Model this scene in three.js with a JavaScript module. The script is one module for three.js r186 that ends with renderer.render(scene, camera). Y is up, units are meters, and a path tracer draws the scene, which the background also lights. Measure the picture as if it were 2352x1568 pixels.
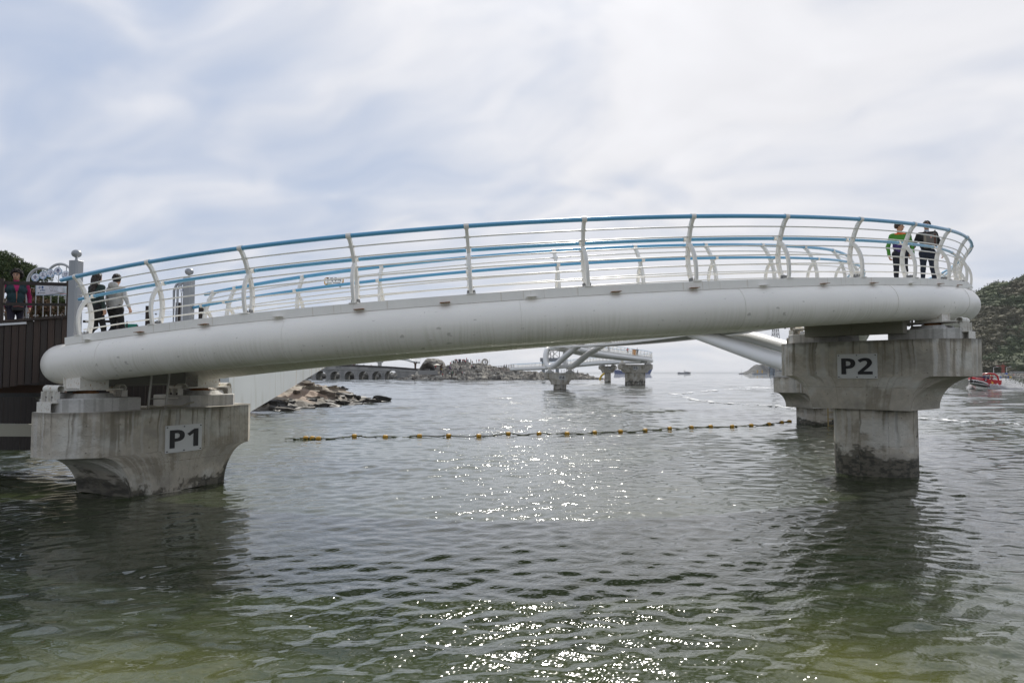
import * as THREE from 'three';
import { mergeGeometries, toCreasedNormals, mergeVertices } from 'three/addons/utils/BufferGeometryUtils.js';
import { RoundedBoxGeometry } from 'three/addons/geometries/RoundedBoxGeometry.js';
import { FontLoader } from 'three/addons/loaders/FontLoader.js';
import { TextGeometry } from 'three/addons/geometries/TextGeometry.js';

// ------------------------------------------------------------------ camera, sky, sun, exposure
const scene = new THREE.Scene();
const EYE = 2.4, PITCH = 0.0462;
const camera = new THREE.PerspectiveCamera(53.13, 1024 / 682, 0.1, 20000);
camera.position.set(0, EYE, 0);
camera.rotation.x = PITCH;
const renderer = new THREE.WebGLRenderer();
renderer.toneMapping = THREE.LinearToneMapping;
renderer.toneMappingExposure = 1.1;
renderer.shadowMap.enabled = true;

const V = (x, y, z) => new THREE.Vector3(x, y, z);
const lerp = (a, b, t) => a + (b - a) * t, clamp = (x, a = 0, b = 1) => Math.min(b, Math.max(a, x));
const sstep = (a, b, x) => { const t = clamp((x - a) / (b - a)); return t * t * (3 - 2 * t); };
function rng(seed) { let s = seed >>> 0; return () => { s = (s + 0x6D2B79F5) | 0; let t = Math.imul(s ^ (s >>> 15), 1 | s); t = (t + Math.imul(t ^ (t >>> 7), 61 | t)) ^ t; return ((t ^ (t >>> 14)) >>> 0) / 4294967296; }; }
// value noise in three dimensions, and its octaves
const PERM = new Uint8Array(512); { const r = rng(77), p = [...Array(256).keys()]; for (let i = 255; i > 0; i--) { const j = Math.floor(r() * (i + 1)); [p[i], p[j]] = [p[j], p[i]]; } for (let i = 0; i < 512; i++) PERM[i] = p[i & 255]; }
function noise(x, y = 0, z = 0) {
  const X = Math.floor(x), Y = Math.floor(y), Z = Math.floor(z); x -= X; y -= Y; z -= Z;
  const u = x * x * (3 - 2 * x), v = y * y * (3 - 2 * y), w = z * z * (3 - 2 * z);
  const h = (i, j, k) => PERM[PERM[PERM[(X + i) & 255] + ((Y + j) & 255)] + ((Z + k) & 255)] / 127.5 - 1;
  return lerp(lerp(lerp(h(0, 0, 0), h(1, 0, 0), u), lerp(h(0, 1, 0), h(1, 1, 0), u), v), lerp(lerp(h(0, 0, 1), h(1, 0, 1), u), lerp(h(0, 1, 1), h(1, 1, 1), u), v), w);
}
function fbm(x, y = 0, z = 0, n = 4) { let s = 0, a = 0.5; for (let i = 0; i < n; i++) { s += a * noise(x, y, z); x = x * 2.03 + 17.1; y = y * 2.03 + 5.3; z = z * 2.03 + 9.7; a *= 0.5; } return s; }

const SUN_AZ = 0.125, SUN_EL = 0.735;               // to the right of the view, some 42 degrees up
const SUN = V(Math.sin(SUN_AZ) * Math.cos(SUN_EL), Math.sin(SUN_EL), -Math.cos(SUN_AZ) * Math.cos(SUN_EL));
{ // thin high cloud over pale blue, brighter round the veiled sun
  const W = 2048, Hh = 1024, data = new Float32Array(W * Hh * 4);
  for (let j = 0; j < Hh; j++) {
    const el = ((j + 0.5) / Hh - 0.5) * Math.PI, y = Math.sin(el), c = Math.cos(el);
    for (let i = 0; i < W; i++) {
      const k = (j * W + i) * 4;
      if (el < -0.01) { data[k] = 0.10; data[k + 1] = 0.125; data[k + 2] = 0.12; data[k + 3] = 1; continue; }
      const az = ((i + 0.5) / W - 0.5) * 2 * Math.PI, x = Math.cos(az) * c, z = Math.sin(az) * c;
      const h = Math.max(y, 0), cs = x * SUN.x + y * SUN.y + z * SUN.z, ang = Math.acos(clamp(cs, -1, 1));
      const q = 1 / (h + 0.22), px = x * q * 2.1, pz = z * q * 2.1;
      const wx = fbm(px * 0.7, 3.1, pz * 0.7, 3), wz = fbm(px * 0.7, 8.4, pz * 0.7, 3);
      // long soft sheets, then finer wisps drawn out along one direction
      const ca = 0.94, sa = 0.34, ux = (px * ca + pz * sa), uz = (-px * sa + pz * ca);
      const sheet = fbm(ux * 0.42 + wx * 0.9 + 4.1, 0.5, uz * 0.85 + wz * 0.9 - 2.3, 5);
      const wisp = fbm(ux * 1.7 + wx * 1.9, 2.7, uz * 3.0 + wz * 1.9, 6);
      const near = Math.exp(-Math.pow(ang / 0.60, 2)), aure = Math.exp(-ang / 0.085), daz = Math.atan2(x, -z);
      let cov = sstep(-0.42, 0.40, sheet * 0.74 + wisp * 0.40 + near * 0.24 + 0.14 * Math.exp(-Math.pow((daz - 0.2) / 0.42, 2)) - 0.27 * Math.exp(-Math.pow((daz + 0.62) / 0.40, 2)) - 0.02);
      cov = clamp(cov * 0.80 + 0.08 + 0.10 * sstep(0.2, 0.0, h));
      const low = Math.exp(-h * 6.5);
      const br = lerp(0.36, 0.55, low) + 0.10 * near + 0.6 * aure, bg = lerp(0.45, 0.605, low) + 0.09 * near + 0.6 * aure, bb = lerp(0.635, 0.69, low) + 0.06 * near + 0.6 * aure;
      const w = 0.80 + 0.055 * near + 0.09 * wisp - 0.06 * low + 1.0 * aure;
      data[k] = lerp(br, w * 1.0, cov); data[k + 1] = lerp(bg, w * 0.99, cov); data[k + 2] = lerp(bb, w * 1.01, cov); data[k + 3] = 1;
    }
  }
  const t = new THREE.DataTexture(data, W, Hh, THREE.RGBAFormat, THREE.FloatType);
  t.mapping = THREE.EquirectangularReflectionMapping; t.magFilter = THREE.LinearFilter; t.minFilter = THREE.LinearFilter; t.wrapS = THREE.RepeatWrapping; t.needsUpdate = true;
  scene.background = t; scene.environment = t;
}
const sun = new THREE.DirectionalLight(new THREE.Color().setRGB(1, 0.95, 0.87), 4.2);
sun.position.copy(SUN).multiplyScalar(120); sun.target.position.set(0, 0, -20); sun.position.add(sun.target.position);
sun.castShadow = true; sun.shadow.radius = 3; sun.shadow.mapSize.set(4096, 4096);
Object.assign(sun.shadow.camera, { left: -40, right: 40, top: 40, bottom: -40, near: 1, far: 320 });
scene.add(sun, sun.target);

// ------------------------------------------------------------------ helpers
// a point of the place seen D metres ahead, in the direction (px, py) of the 2352 x 1568 survey sheet
function at(px, py, D) {
  const u = (px - 1176) / 1568, v = (784 - py) / 1568, c = Math.cos(PITCH), s = Math.sin(PITCH), dd = D / (c - v * s);
  return V(u * dd, EYE + dd * (v * c + s), -D);
}
const onSea = (px, D, y = 0) => { const p = at(px, 856, D); p.y = y; return p; };
const taken = {};
function numbered(name) { const n = taken[name] = (taken[name] ?? -1) + 1; return n ? `${name}_${String(n).padStart(3, '0')}` : name; }
function tag(o, label, category, group, kind) { if (label) o.userData.label = label; if (category) o.userData.category = category; if (group) o.userData.group = group; if (kind) o.userData.kind = kind; return o; }
function thing(name, label, category, pos = [0, 0, 0], turn = 0, group) {
  const o = new THREE.Group(); o.name = numbered(name); o.position.set(...pos); o.rotation.y = turn; scene.add(o); return tag(o, label, category, group);
}
function mesh(name, geo, mat, parent = scene) {
  const m = new THREE.Mesh(Array.isArray(geo) ? merge(geo) : geo, mat); m.name = parent === scene ? numbered(name) : name; m.castShadow = m.receiveShadow = true; parent.add(m); return m;
}
function merge(gs) {
  gs = gs.map(g => { const n = g.index ? g.toNonIndexed() : g; for (const k of Object.keys(n.attributes)) if (!['position', 'normal', 'uv', 'color'].includes(k)) n.deleteAttribute(k); if (!n.attributes.uv) n.setAttribute('uv', new THREE.BufferAttribute(new Float32Array(n.attributes.position.count * 2), 2)); return n; });
  if (gs.some(g => g.attributes.color) && !gs.every(g => g.attributes.color)) gs.forEach(g => { if (!g.attributes.color) g.setAttribute('color', new THREE.BufferAttribute(new Float32Array(g.attributes.position.count * 3).fill(1), 3)); });
  return mergeGeometries(gs);
}
function struct(name, geo, mat, parent = scene) { const m = mesh(name, geo, mat, parent); m.userData.kind = 'structure'; return m; }
function copy(o, label) { const c = o.clone(); c.name = numbered(o.name.replace(/_\d{3}$/, '')); c.userData = { ...o.userData }; if (label) c.userData.label = label; scene.add(c); return c; }
// uv in metres by the dominant axis of each face
function boxUV(g, s = 1, ox = 0, oy = 0) {
  g = g.index ? g.toNonIndexed() : g; if (!g.attributes.normal) g.computeVertexNormals();
  const p = g.attributes.position, uv = new Float32Array(p.count * 2), a = V(), b = V(), c = V();
  for (let i = 0; i < p.count; i += 3) {
    a.fromBufferAttribute(p, i); b.fromBufferAttribute(p, i + 1); c.fromBufferAttribute(p, i + 2);
    const n = b.clone().sub(a).cross(c.clone().sub(a)); const ax = Math.abs(n.x), ay = Math.abs(n.y), az = Math.abs(n.z);
    [a, b, c].forEach((q, k) => { const [u, v] = ay > ax && ay > az ? [q.x, q.z] : ax > az ? [q.z, q.y] : [q.x, q.y]; uv[(i + k) * 2] = u * s + ox; uv[(i + k) * 2 + 1] = v * s + oy; });
  }
  g.setAttribute('uv', new THREE.BufferAttribute(uv, 2)); return g;
}
function box(w, h, d, x = 0, y = 0, z = 0, bevel = 0) { const g = bevel ? new RoundedBoxGeometry(w, h, d, 1, bevel) : new THREE.BoxGeometry(w, h, d); g.translate(x, y, z); return g; }
function cyl(r0, r1, h, n = 16, x = 0, y = 0, z = 0) { const g = new THREE.CylinderGeometry(r1, r0, h, n); g.translate(x, y + h / 2, z); return g; }
function bar(a, b, r, n = 8) { const d = b.clone().sub(a), L = d.length(), g = new THREE.CylinderGeometry(r, r, L, n); g.applyQuaternion(new THREE.Quaternion().setFromUnitVectors(V(0, 1, 0), d.normalize())); g.translate((a.x + b.x) / 2, (a.y + b.y) / 2, (a.z + b.z) / 2); return g; }
function beam(a, b, w, h) { const d = b.clone().sub(a), L = d.length(), g = new THREE.BoxGeometry(w, h, L); const m = new THREE.Matrix4().lookAt(b, a, V(0, 1, 0)); g.applyMatrix4(m); g.translate((a.x + b.x) / 2, (a.y + b.y) / 2, (a.z + b.z) / 2); return g; }
// sweep a closed outline [[side, up], ...] along a path; side is to the path's left-hand outward
function sweep(path, outline, { caps = true, smooth = false, ups = null, uvs = 1 } = {}) {
  const n = outline.length, pos = [], uv = [], idx = [], T = V(), S = V(), U = V(); let run = 0;
  const per = [0]; for (let k = 0; k < n; k++) { const a = outline[k], b = outline[(k + 1) % n]; per.push(per[k] + Math.hypot(a[0] - b[0], a[1] - b[1])); }
  const m = n + 1;
  path.forEach((p, i) => {
    T.copy(path[Math.min(i + 1, path.length - 1)]).sub(path[Math.max(i - 1, 0)]).normalize();
    U.copy(ups ? ups[i] : V(0, 1, 0)); S.crossVectors(U, T).normalize(); U.crossVectors(T, S).normalize();
    if (i) run += p.distanceTo(path[i - 1]);
    for (let k = 0; k < m; k++) { const [a, b] = outline[k % n]; pos.push(p.x + S.x * a + U.x * b, p.y + S.y * a + U.y * b, p.z + S.z * a + U.z * b); uv.push(run * uvs, per[k] * uvs); }
  });
  for (let i = 0; i + 1 < path.length; i++) for (let k = 0; k < n; k++) { const a = i * m + k, b = a + 1, c = a + m, d = c + 1; idx.push(a, c, b, b, c, d); }
  let g = new THREE.BufferGeometry(); g.setAttribute('position', new THREE.Float32BufferAttribute(pos, 3)); g.setAttribute('uv', new THREE.Float32BufferAttribute(uv, 2)); g.setIndex(idx);
  if (smooth) { const nrm = []; path.forEach((p, i) => { for (let k = 0; k < m; k++) { const j = (i * m + k) * 3; const v = V(pos[j] - p.x, pos[j + 1] - p.y, pos[j + 2] - p.z).normalize(); nrm.push(v.x, v.y, v.z); } }); g.setAttribute('normal', new THREE.Float32BufferAttribute(nrm, 3)); }
  else { g = g.toNonIndexed(); g.computeVertexNormals(); }
  if (caps) {
    const parts = [g.index ? g.toNonIndexed() : g];
    for (const end of [0, path.length - 1]) {
      const tri = THREE.ShapeUtils.triangulateShape(outline.map(o => new THREE.Vector2(o[0], o[1])), []), cp = [], cu = [];
      for (const t of tri) for (const k of end ? t : [t[0], t[2], t[1]]) { const j = (end * m + k) * 3; cp.push(pos[j], pos[j + 1], pos[j + 2]); cu.push(outline[k][0], outline[k][1]); }
      const c = new THREE.BufferGeometry(); c.setAttribute('position', new THREE.Float32BufferAttribute(cp, 3)); c.setAttribute('uv', new THREE.Float32BufferAttribute(cu, 2)); c.computeVertexNormals(); parts.push(c);
    }
    g = mergeGeometries(parts);
  }
  return g;
}
const ring = (r, n) => [...Array(n)].map((_, k) => [r * Math.cos(-2 * Math.PI * k / n + Math.PI / 2), r * Math.sin(-2 * Math.PI * k / n + Math.PI / 2)]);
const pipe = (path, r, n = 8, caps = true, ups = null) => sweep(path, ring(r, n), { smooth: true, caps, ups });
function extrude(points, depth, bevel = 0, holes = []) {
  const s = new THREE.Shape(points.map(p => new THREE.Vector2(p[0], p[1]))); holes.forEach(h => s.holes.push(new THREE.Path(h.map(p => new THREE.Vector2(p[0], p[1])))));
  const g = new THREE.ExtrudeGeometry(s, { depth, bevelEnabled: bevel > 0, bevelSize: bevel, bevelThickness: bevel, bevelSegments: 1, curveSegments: 8 }); g.translate(0, 0, -depth / 2); return g;
}
// the surface where sdf = 0, by surface nets; color(p) gives vertex colours
function nets(sdf, lo, hi, h, color) {
  const nx = Math.ceil((hi.x - lo.x) / h) + 1, ny = Math.ceil((hi.y - lo.y) / h) + 1, nz = Math.ceil((hi.z - lo.z) / h) + 1, f = new Float32Array(nx * ny * nz), id = (i, j, k) => (k * ny + j) * nx + i;
  for (let k = 0; k < nz; k++) for (let j = 0; j < ny; j++) for (let i = 0; i < nx; i++) f[id(i, j, k)] = sdf(lo.x + i * h, lo.y + j * h, lo.z + k * h);
  const vi = new Int32Array(nx * ny * nz).fill(-1), pos = [], idx = [];
  for (let k = 0; k + 1 < nz; k++) for (let j = 0; j + 1 < ny; j++) for (let i = 0; i + 1 < nx; i++) {
    let n = 0, sx = 0, sy = 0, sz = 0, m = 0; const c = [];
    for (let q = 0; q < 8; q++) { c[q] = f[id(i + (q & 1), j + (q >> 1 & 1), k + (q >> 2))]; if (c[q] < 0) m |= 1 << q; }
    if (m === 0 || m === 255) continue;
    for (let q = 0; q < 8; q++) for (const b of [1, 2, 4]) if (!(q & b)) { const r = q | b; if ((c[q] < 0) !== (c[r] < 0)) { const t = c[q] / (c[q] - c[r]); sx += (q & 1) + (b === 1 ? t : 0); sy += (q >> 1 & 1) + (b === 2 ? t : 0); sz += (q >> 2) + (b === 4 ? t : 0); n++; } }
    vi[id(i, j, k)] = pos.length / 3; pos.push(lo.x + (i + sx / n) * h, lo.y + (j + sy / n) * h, lo.z + (k + sz / n) * h);
  }
  const quad = (a, b, c, d, flip) => { if (a < 0 || b < 0 || c < 0 || d < 0) return; flip ? idx.push(a, c, b, a, d, c) : idx.push(a, b, c, a, c, d); };
  for (let k = 1; k + 1 < nz; k++) for (let j = 1; j + 1 < ny; j++) for (let i = 1; i + 1 < nx; i++) {
    const s = f[id(i, j, k)] < 0;
    if (s !== f[id(i + 1, j, k)] < 0) quad(vi[id(i, j - 1, k - 1)], vi[id(i, j, k - 1)], vi[id(i, j, k)], vi[id(i, j - 1, k)], !s);
    if (s !== f[id(i, j + 1, k)] < 0) quad(vi[id(i - 1, j, k - 1)], vi[id(i - 1, j, k)], vi[id(i, j, k)], vi[id(i, j, k - 1)], !s);
    if (s !== f[id(i, j, k + 1)] < 0) quad(vi[id(i - 1, j - 1, k)], vi[id(i, j - 1, k)], vi[id(i, j, k)], vi[id(i - 1, j, k)], !s);
  }
  const g = new THREE.BufferGeometry(); g.setAttribute('position', new THREE.Float32BufferAttribute(pos, 3)); g.setIndex(idx);
  const nr = new Float32Array(pos.length), e = h * 0.5;
  for (let i = 0; i < pos.length; i += 3) { const [x, y, z] = [pos[i], pos[i + 1], pos[i + 2]]; const n = V(sdf(x + e, y, z) - sdf(x - e, y, z), sdf(x, y + e, z) - sdf(x, y - e, z), sdf(x, y, z + e) - sdf(x, y, z - e)).normalize(); nr[i] = n.x; nr[i + 1] = n.y; nr[i + 2] = n.z; }
  g.setAttribute('normal', new THREE.BufferAttribute(nr, 3));
  if (color) { const co = new Float32Array(pos.length); for (let i = 0; i < pos.length; i += 3) { const c = color(pos[i], pos[i + 1], pos[i + 2]); co[i] = c[0]; co[i + 1] = c[1]; co[i + 2] = c[2]; } g.setAttribute('color', new THREE.BufferAttribute(co, 3)); }
  return g;
}
// ------------------------------------------------------------------ materials
const rgb = (r, g, b) => new THREE.Color().setRGB(r, g, b);
const M = (r, g, b, rough = 0.6, metal = 0, more = {}) => new THREE.MeshStandardMaterial({ color: rgb(r, g, b), roughness: rough, metalness: metal, ...more });
const VC = (rough = 0.8, more = {}) => new THREE.MeshStandardMaterial({ vertexColors: true, roughness: rough, ...more });
const s255 = x => Math.round(255 * clamp(x <= 0.0031308 ? x * 12.92 : 1.055 * Math.pow(x, 1 / 2.4) - 0.055));
// fill(u, v) -> linear rgb; the texture wraps every [w, h] metres
function tex(W, H, fill, rx = 1, ry = 1, linear = false) {
  const d = new Uint8Array(W * H * 4); for (let j = 0; j < H; j++) for (let i = 0; i < W; i++) { const c = fill((i + 0.5) / W, (j + 0.5) / H), k = (j * W + i) * 4; for (let q = 0; q < 3; q++) d[k + q] = linear ? Math.round(255 * clamp(c[q])) : s255(c[q]); d[k + 3] = 255; }
  const t = new THREE.DataTexture(d, W, H, THREE.RGBAFormat); t.wrapS = t.wrapT = THREE.RepeatWrapping; t.magFilter = THREE.LinearFilter; t.minFilter = THREE.LinearMipmapLinearFilter; t.generateMipmaps = true; t.repeat.set(rx, ry); if (!linear) t.colorSpace = THREE.SRGBColorSpace; t.needsUpdate = true; return t;
}
// noise that wraps: periods of n cells
function wrapNoise(u, v, n, m = n, z = 0) { const a = u * n, b = v * m, X = Math.floor(a), Y = Math.floor(b), x = a - X, y = b - Y, fx = x * x * (3 - 2 * x), fy = y * y * (3 - 2 * y), h = (i, j) => PERM[PERM[((X + i) % n) & 255] + PERM[(((Y + j) % m) + z * 13) & 255]] / 127.5 - 1; return lerp(lerp(h(0, 0), h(1, 0), fx), lerp(h(0, 1), h(1, 1), fx), fy); }
const wfbm = (u, v, n, m, o = 4, z = 0) => { let s = 0, a = 0.5; for (let i = 0; i < o; i++) { s += a * wrapNoise(u, v, n << i, m << i, z + i * 3); a *= 0.5; } return s; };
const mix3 = (a, b, t) => [lerp(a[0], b[0], t), lerp(a[1], b[1], t), lerp(a[2], b[2], t)];

// weathered concrete: 8 m round, 2 m high; run-off streaks, lime bloom, and the dark growth of the tide zone at the bottom
function concreteMap(seed, tide, tideTop) {
  return tex(1024, 512, (u, v) => {
    let c = [0.44, 0.40, 0.33];
    const mott = wfbm(u, v, 10, 4, 5, seed), fine = wfbm(u, v, 90, 30, 3, seed + 2);
    c = mix3(c, [0.51, 0.49, 0.43], sstep(0.02, 0.35, mott)); c = mix3(c, [0.30, 0.28, 0.235], sstep(0.05, 0.42, -mott) * 0.7);
    c = c.map(x => x * (1 + fine * 0.16));
    const warp = wfbm(u, v, 12, 5, 3, seed + 4) * 0.007, uu = ((u + warp) % 1 + 1) % 1;
    const st = wrapNoise(uu, v, 90, 1, seed + 5) * 0.5 + wrapNoise(uu, v, 250, 2, seed + 6) * 0.5, len = 0.25 + 0.75 * (0.5 + 0.5 * wrapNoise(uu, 0.5, 37, 1, seed + 7));
    const s = sstep(0.12, 0.55, st) * sstep(1 - len, 1, v + 0.1 * mott);
    c = mix3(c, [0.12, 0.10, 0.068], s * 0.68); const blot = sstep(0.05, 0.4, wfbm(u, v, 16, 5, 5, seed + 13) + 0.25 * st); c = mix3(c, [0.20, 0.175, 0.125], blot * 0.55);
    const jx = Math.abs(((u * 8 / 1.22) % 1) - 0.5), jy = Math.abs(v - 0.46); c = mix3(c, [0.16, 0.145, 0.115], (sstep(0.008, 0.002, jx) + sstep(0.006, 0.002, jy)) * clamp(0.35 + 0.8 * fine)); const hx = (((u * 8 / 0.61) % 1) - 0.5) * 0.61, hy = (((v * 2 / 0.5) % 1) - 0.5) * 0.5; c = mix3(c, [0.08, 0.07, 0.055], sstep(0.018, 0.010, Math.hypot(hx, hy)) * 0.6);
    const pale = sstep(0.35, 0.7, wrapNoise(uu, v, 83, 1, seed + 9)) * sstep(0.25, 0.8, v);
    c = mix3(c, [0.52, 0.51, 0.48], pale * 0.45);
    const grime = sstep(0.94, 1, v + wfbm(u, v, 40, 8, 3, seed + 3) * 0.06); c = mix3(c, [0.10, 0.09, 0.07], grime * 0.6);
    const edge = v - tideTop - wfbm(u, v, 9, 3, 5, seed + 11) * 0.38 - fine * 0.12;
    const t = sstep(0.06, -0.04, edge) * tide; c = mix3(c, mix3([0.032, 0.03, 0.022], [0.11, 0.10, 0.075], clamp(0.5 + fine * 2.2)), t * 0.93);
    return c;
  });
}
const concreteBump = tex(512, 512, (u, v) => { const a = wfbm(u, v, 24, 24, 5, 2) * 0.7 + wfbm(u, v, 120, 120, 2, 7) * 0.4; const pit = sstep(0.45, 0.6, wrapNoise(u, v, 70, 70, 5)); const x = 0.5 + a * 0.5 - pit * 0.3; return [x, x, x]; }, 1, 1, true);
function concrete(seed, tide, tideTop) { const m = new THREE.MeshStandardMaterial({ map: concreteMap(seed, tide, tideTop), roughness: 0.88, bumpMap: concreteBump.clone(), bumpScale: 0.012 }); m.bumpMap.repeat.set(4, 1); return m; }
const plainConcrete = new THREE.MeshStandardMaterial({ map: tex(512, 512, (u, v) => { const m = wfbm(u, v, 6, 6, 5, 20), f = wfbm(u, v, 80, 80, 2, 21); let c = mix3([0.40, 0.39, 0.365], [0.52, 0.51, 0.48], clamp(0.5 + m)); c = c.map(x => x * (1 + f * 0.14)); const st = sstep(0.25, 0.6, wrapNoise(u, v, 40, 2, 22)); return mix3(c, [0.2, 0.19, 0.16], st * 0.35); }), roughness: 0.9, bumpMap: concreteBump, bumpScale: 0.006 });
// painted steel of the big pipes: fine drips drawn down the flank, faint scuffs, a few chips
const pipeMap = tex(1024, 1024, (u, v) => {
  // u: 6 m along, v: once round (0 = top)
  const w = wfbm(u, v, 14, 4, 4, 30) * 0.012, uu = ((u + w) % 1 + 1) % 1;
  let c = [0.83, 0.80, 0.735];
  const tone = wfbm(u, v, 5, 3, 5, 31); c = c.map(x => x * (1 + tone * 0.08));
  const drip = wrapNoise(uu, v, 255, 3, 32) * 0.6 + wrapNoise(((uu * 1) % 1), v, 190, 2, 33) * 0.4, under = Math.sin(Math.PI * v), patch = clamp(0.55 + wfbm(u, v, 7, 4, 3, 34) * 1.1);
  c = mix3(c, [0.45, 0.43, 0.31], clamp(sstep(-0.35, 0.6, drip) * patch * sstep(0.55, 0.98, under) * 0.34));
  const scuff = sstep(0.62, 0.75, wfbm(u, v, 40, 26, 3, 36) + 0.25 * wrapNoise(u, v, 9, 6, 37)); c = mix3(c, [0.30, 0.28, 0.24], scuff * 0.5);
  const chip = sstep(0.93, 0.97, wrapNoise(u, v, 180, 130, 39)); c = mix3(c, [0.09, 0.06, 0.04], chip * 0.55);
  return c;
}, 1 / 6, 1 / (2 * Math.PI * 0.406));
const mPipe = new THREE.MeshPhysicalMaterial({ map: pipeMap, roughness: 0.42, clearcoat: 0.35, clearcoatRoughness: 0.22 });
const mFarPipe = new THREE.MeshPhysicalMaterial({ color: rgb(0.76, 0.75, 0.72), roughness: 0.4, clearcoat: 0.3, clearcoatRoughness: 0.2 });
const rustyWhite = seed => new THREE.MeshStandardMaterial({ map: tex(512, 256, (u, v) => { let c = [0.66, 0.64, 0.58]; const m = wfbm(u, v, 6, 4, 4, seed); c = c.map(x => x * (1 + m * 0.1)); const r = sstep(0.34, 0.6, wfbm(u, v, 14, 9, 4, seed + 2) + 0.25 * wrapNoise(u, v, 40, 3, seed + 4)); c = mix3(c, [0.33, 0.19, 0.07], r * 0.75); const ch = sstep(0.8, 0.95, wrapNoise(u, v, 90, 60, seed + 6)); return mix3(c, [0.22, 0.12, 0.05], ch * 0.5); }), roughness: 0.55 });
const mKerb = new THREE.MeshStandardMaterial({ map: tex(1024, 128, (u, v) => { let c = [0.78, 0.76, 0.71]; const m = wfbm(u, v, 12, 2, 4, 50), f = wfbm(u, v, 90, 12, 2, 52); c = c.map(x => x * (1.04 + m * 0.05 + f * 0.03)); const st = sstep(0.75, 0.95, wrapNoise(u, v, 120, 2, 55)); c = mix3(c, [0.40, 0.31, 0.18], st * 0.3); return c; }, 1 / 5, 1), roughness: 0.5 });
const mPost = M(0.75, 0.73, 0.68, 0.45), mBar = M(0.71, 0.695, 0.645, 0.38), mBlue = new THREE.MeshPhysicalMaterial({ color: rgb(0.095, 0.34, 0.55), roughness: 0.33, clearcoat: 0.4, clearcoatRoughness: 0.15 }), mPlug = M(0.20, 0.20, 0.195, 0.6), mWornRail = M(0.55, 0.53, 0.47, 0.5);
const mBracket = rustyWhite(60), mRust = new THREE.MeshStandardMaterial({ map: tex(256, 256, (u, v) => mix3([0.16, 0.065, 0.025], [0.38, 0.19, 0.07], clamp(0.5 + wfbm(u, v, 10, 10, 4, 70) * 1.4))), roughness: 0.9 });
const mSteelGrey = M(0.19, 0.185, 0.165, 0.55), mDark = M(0.05, 0.05, 0.05, 0.7), mGalv = M(0.36, 0.35, 0.32, 0.45, 0.5), mGreyPost = new THREE.MeshStandardMaterial({ color: rgb(0.29, 0.30, 0.315), roughness: 0.42, metalness: 0.25 }), mSign = M(0.60, 0.60, 0.585, 0.45), mBlack = M(0.012, 0.012, 0.013, 0.5), mRope = M(0.32, 0.29, 0.22, 0.95);
const woodTones = [[0.040, 0.026, 0.019], [0.052, 0.031, 0.021], [0.032, 0.023, 0.018], [0.062, 0.034, 0.022]];
const grain = tex(256, 512, (u, v) => { const g = wfbm(u, v, 40, 3, 4, 80) * 0.5 + wrapNoise(u, v, 18, 1, 84) * 0.25; const x = 0.8 + g * 0.7; return [x, x, x]; }, 1, 0.4);
const mWood = woodTones.map(c => new THREE.MeshStandardMaterial({ color: rgb(c[0] * 0.6 + 0.012, c[1] * 0.6 + 0.008, c[2] * 0.6 + 0.006), map: grain, roughness: 0.6 }));

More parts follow.
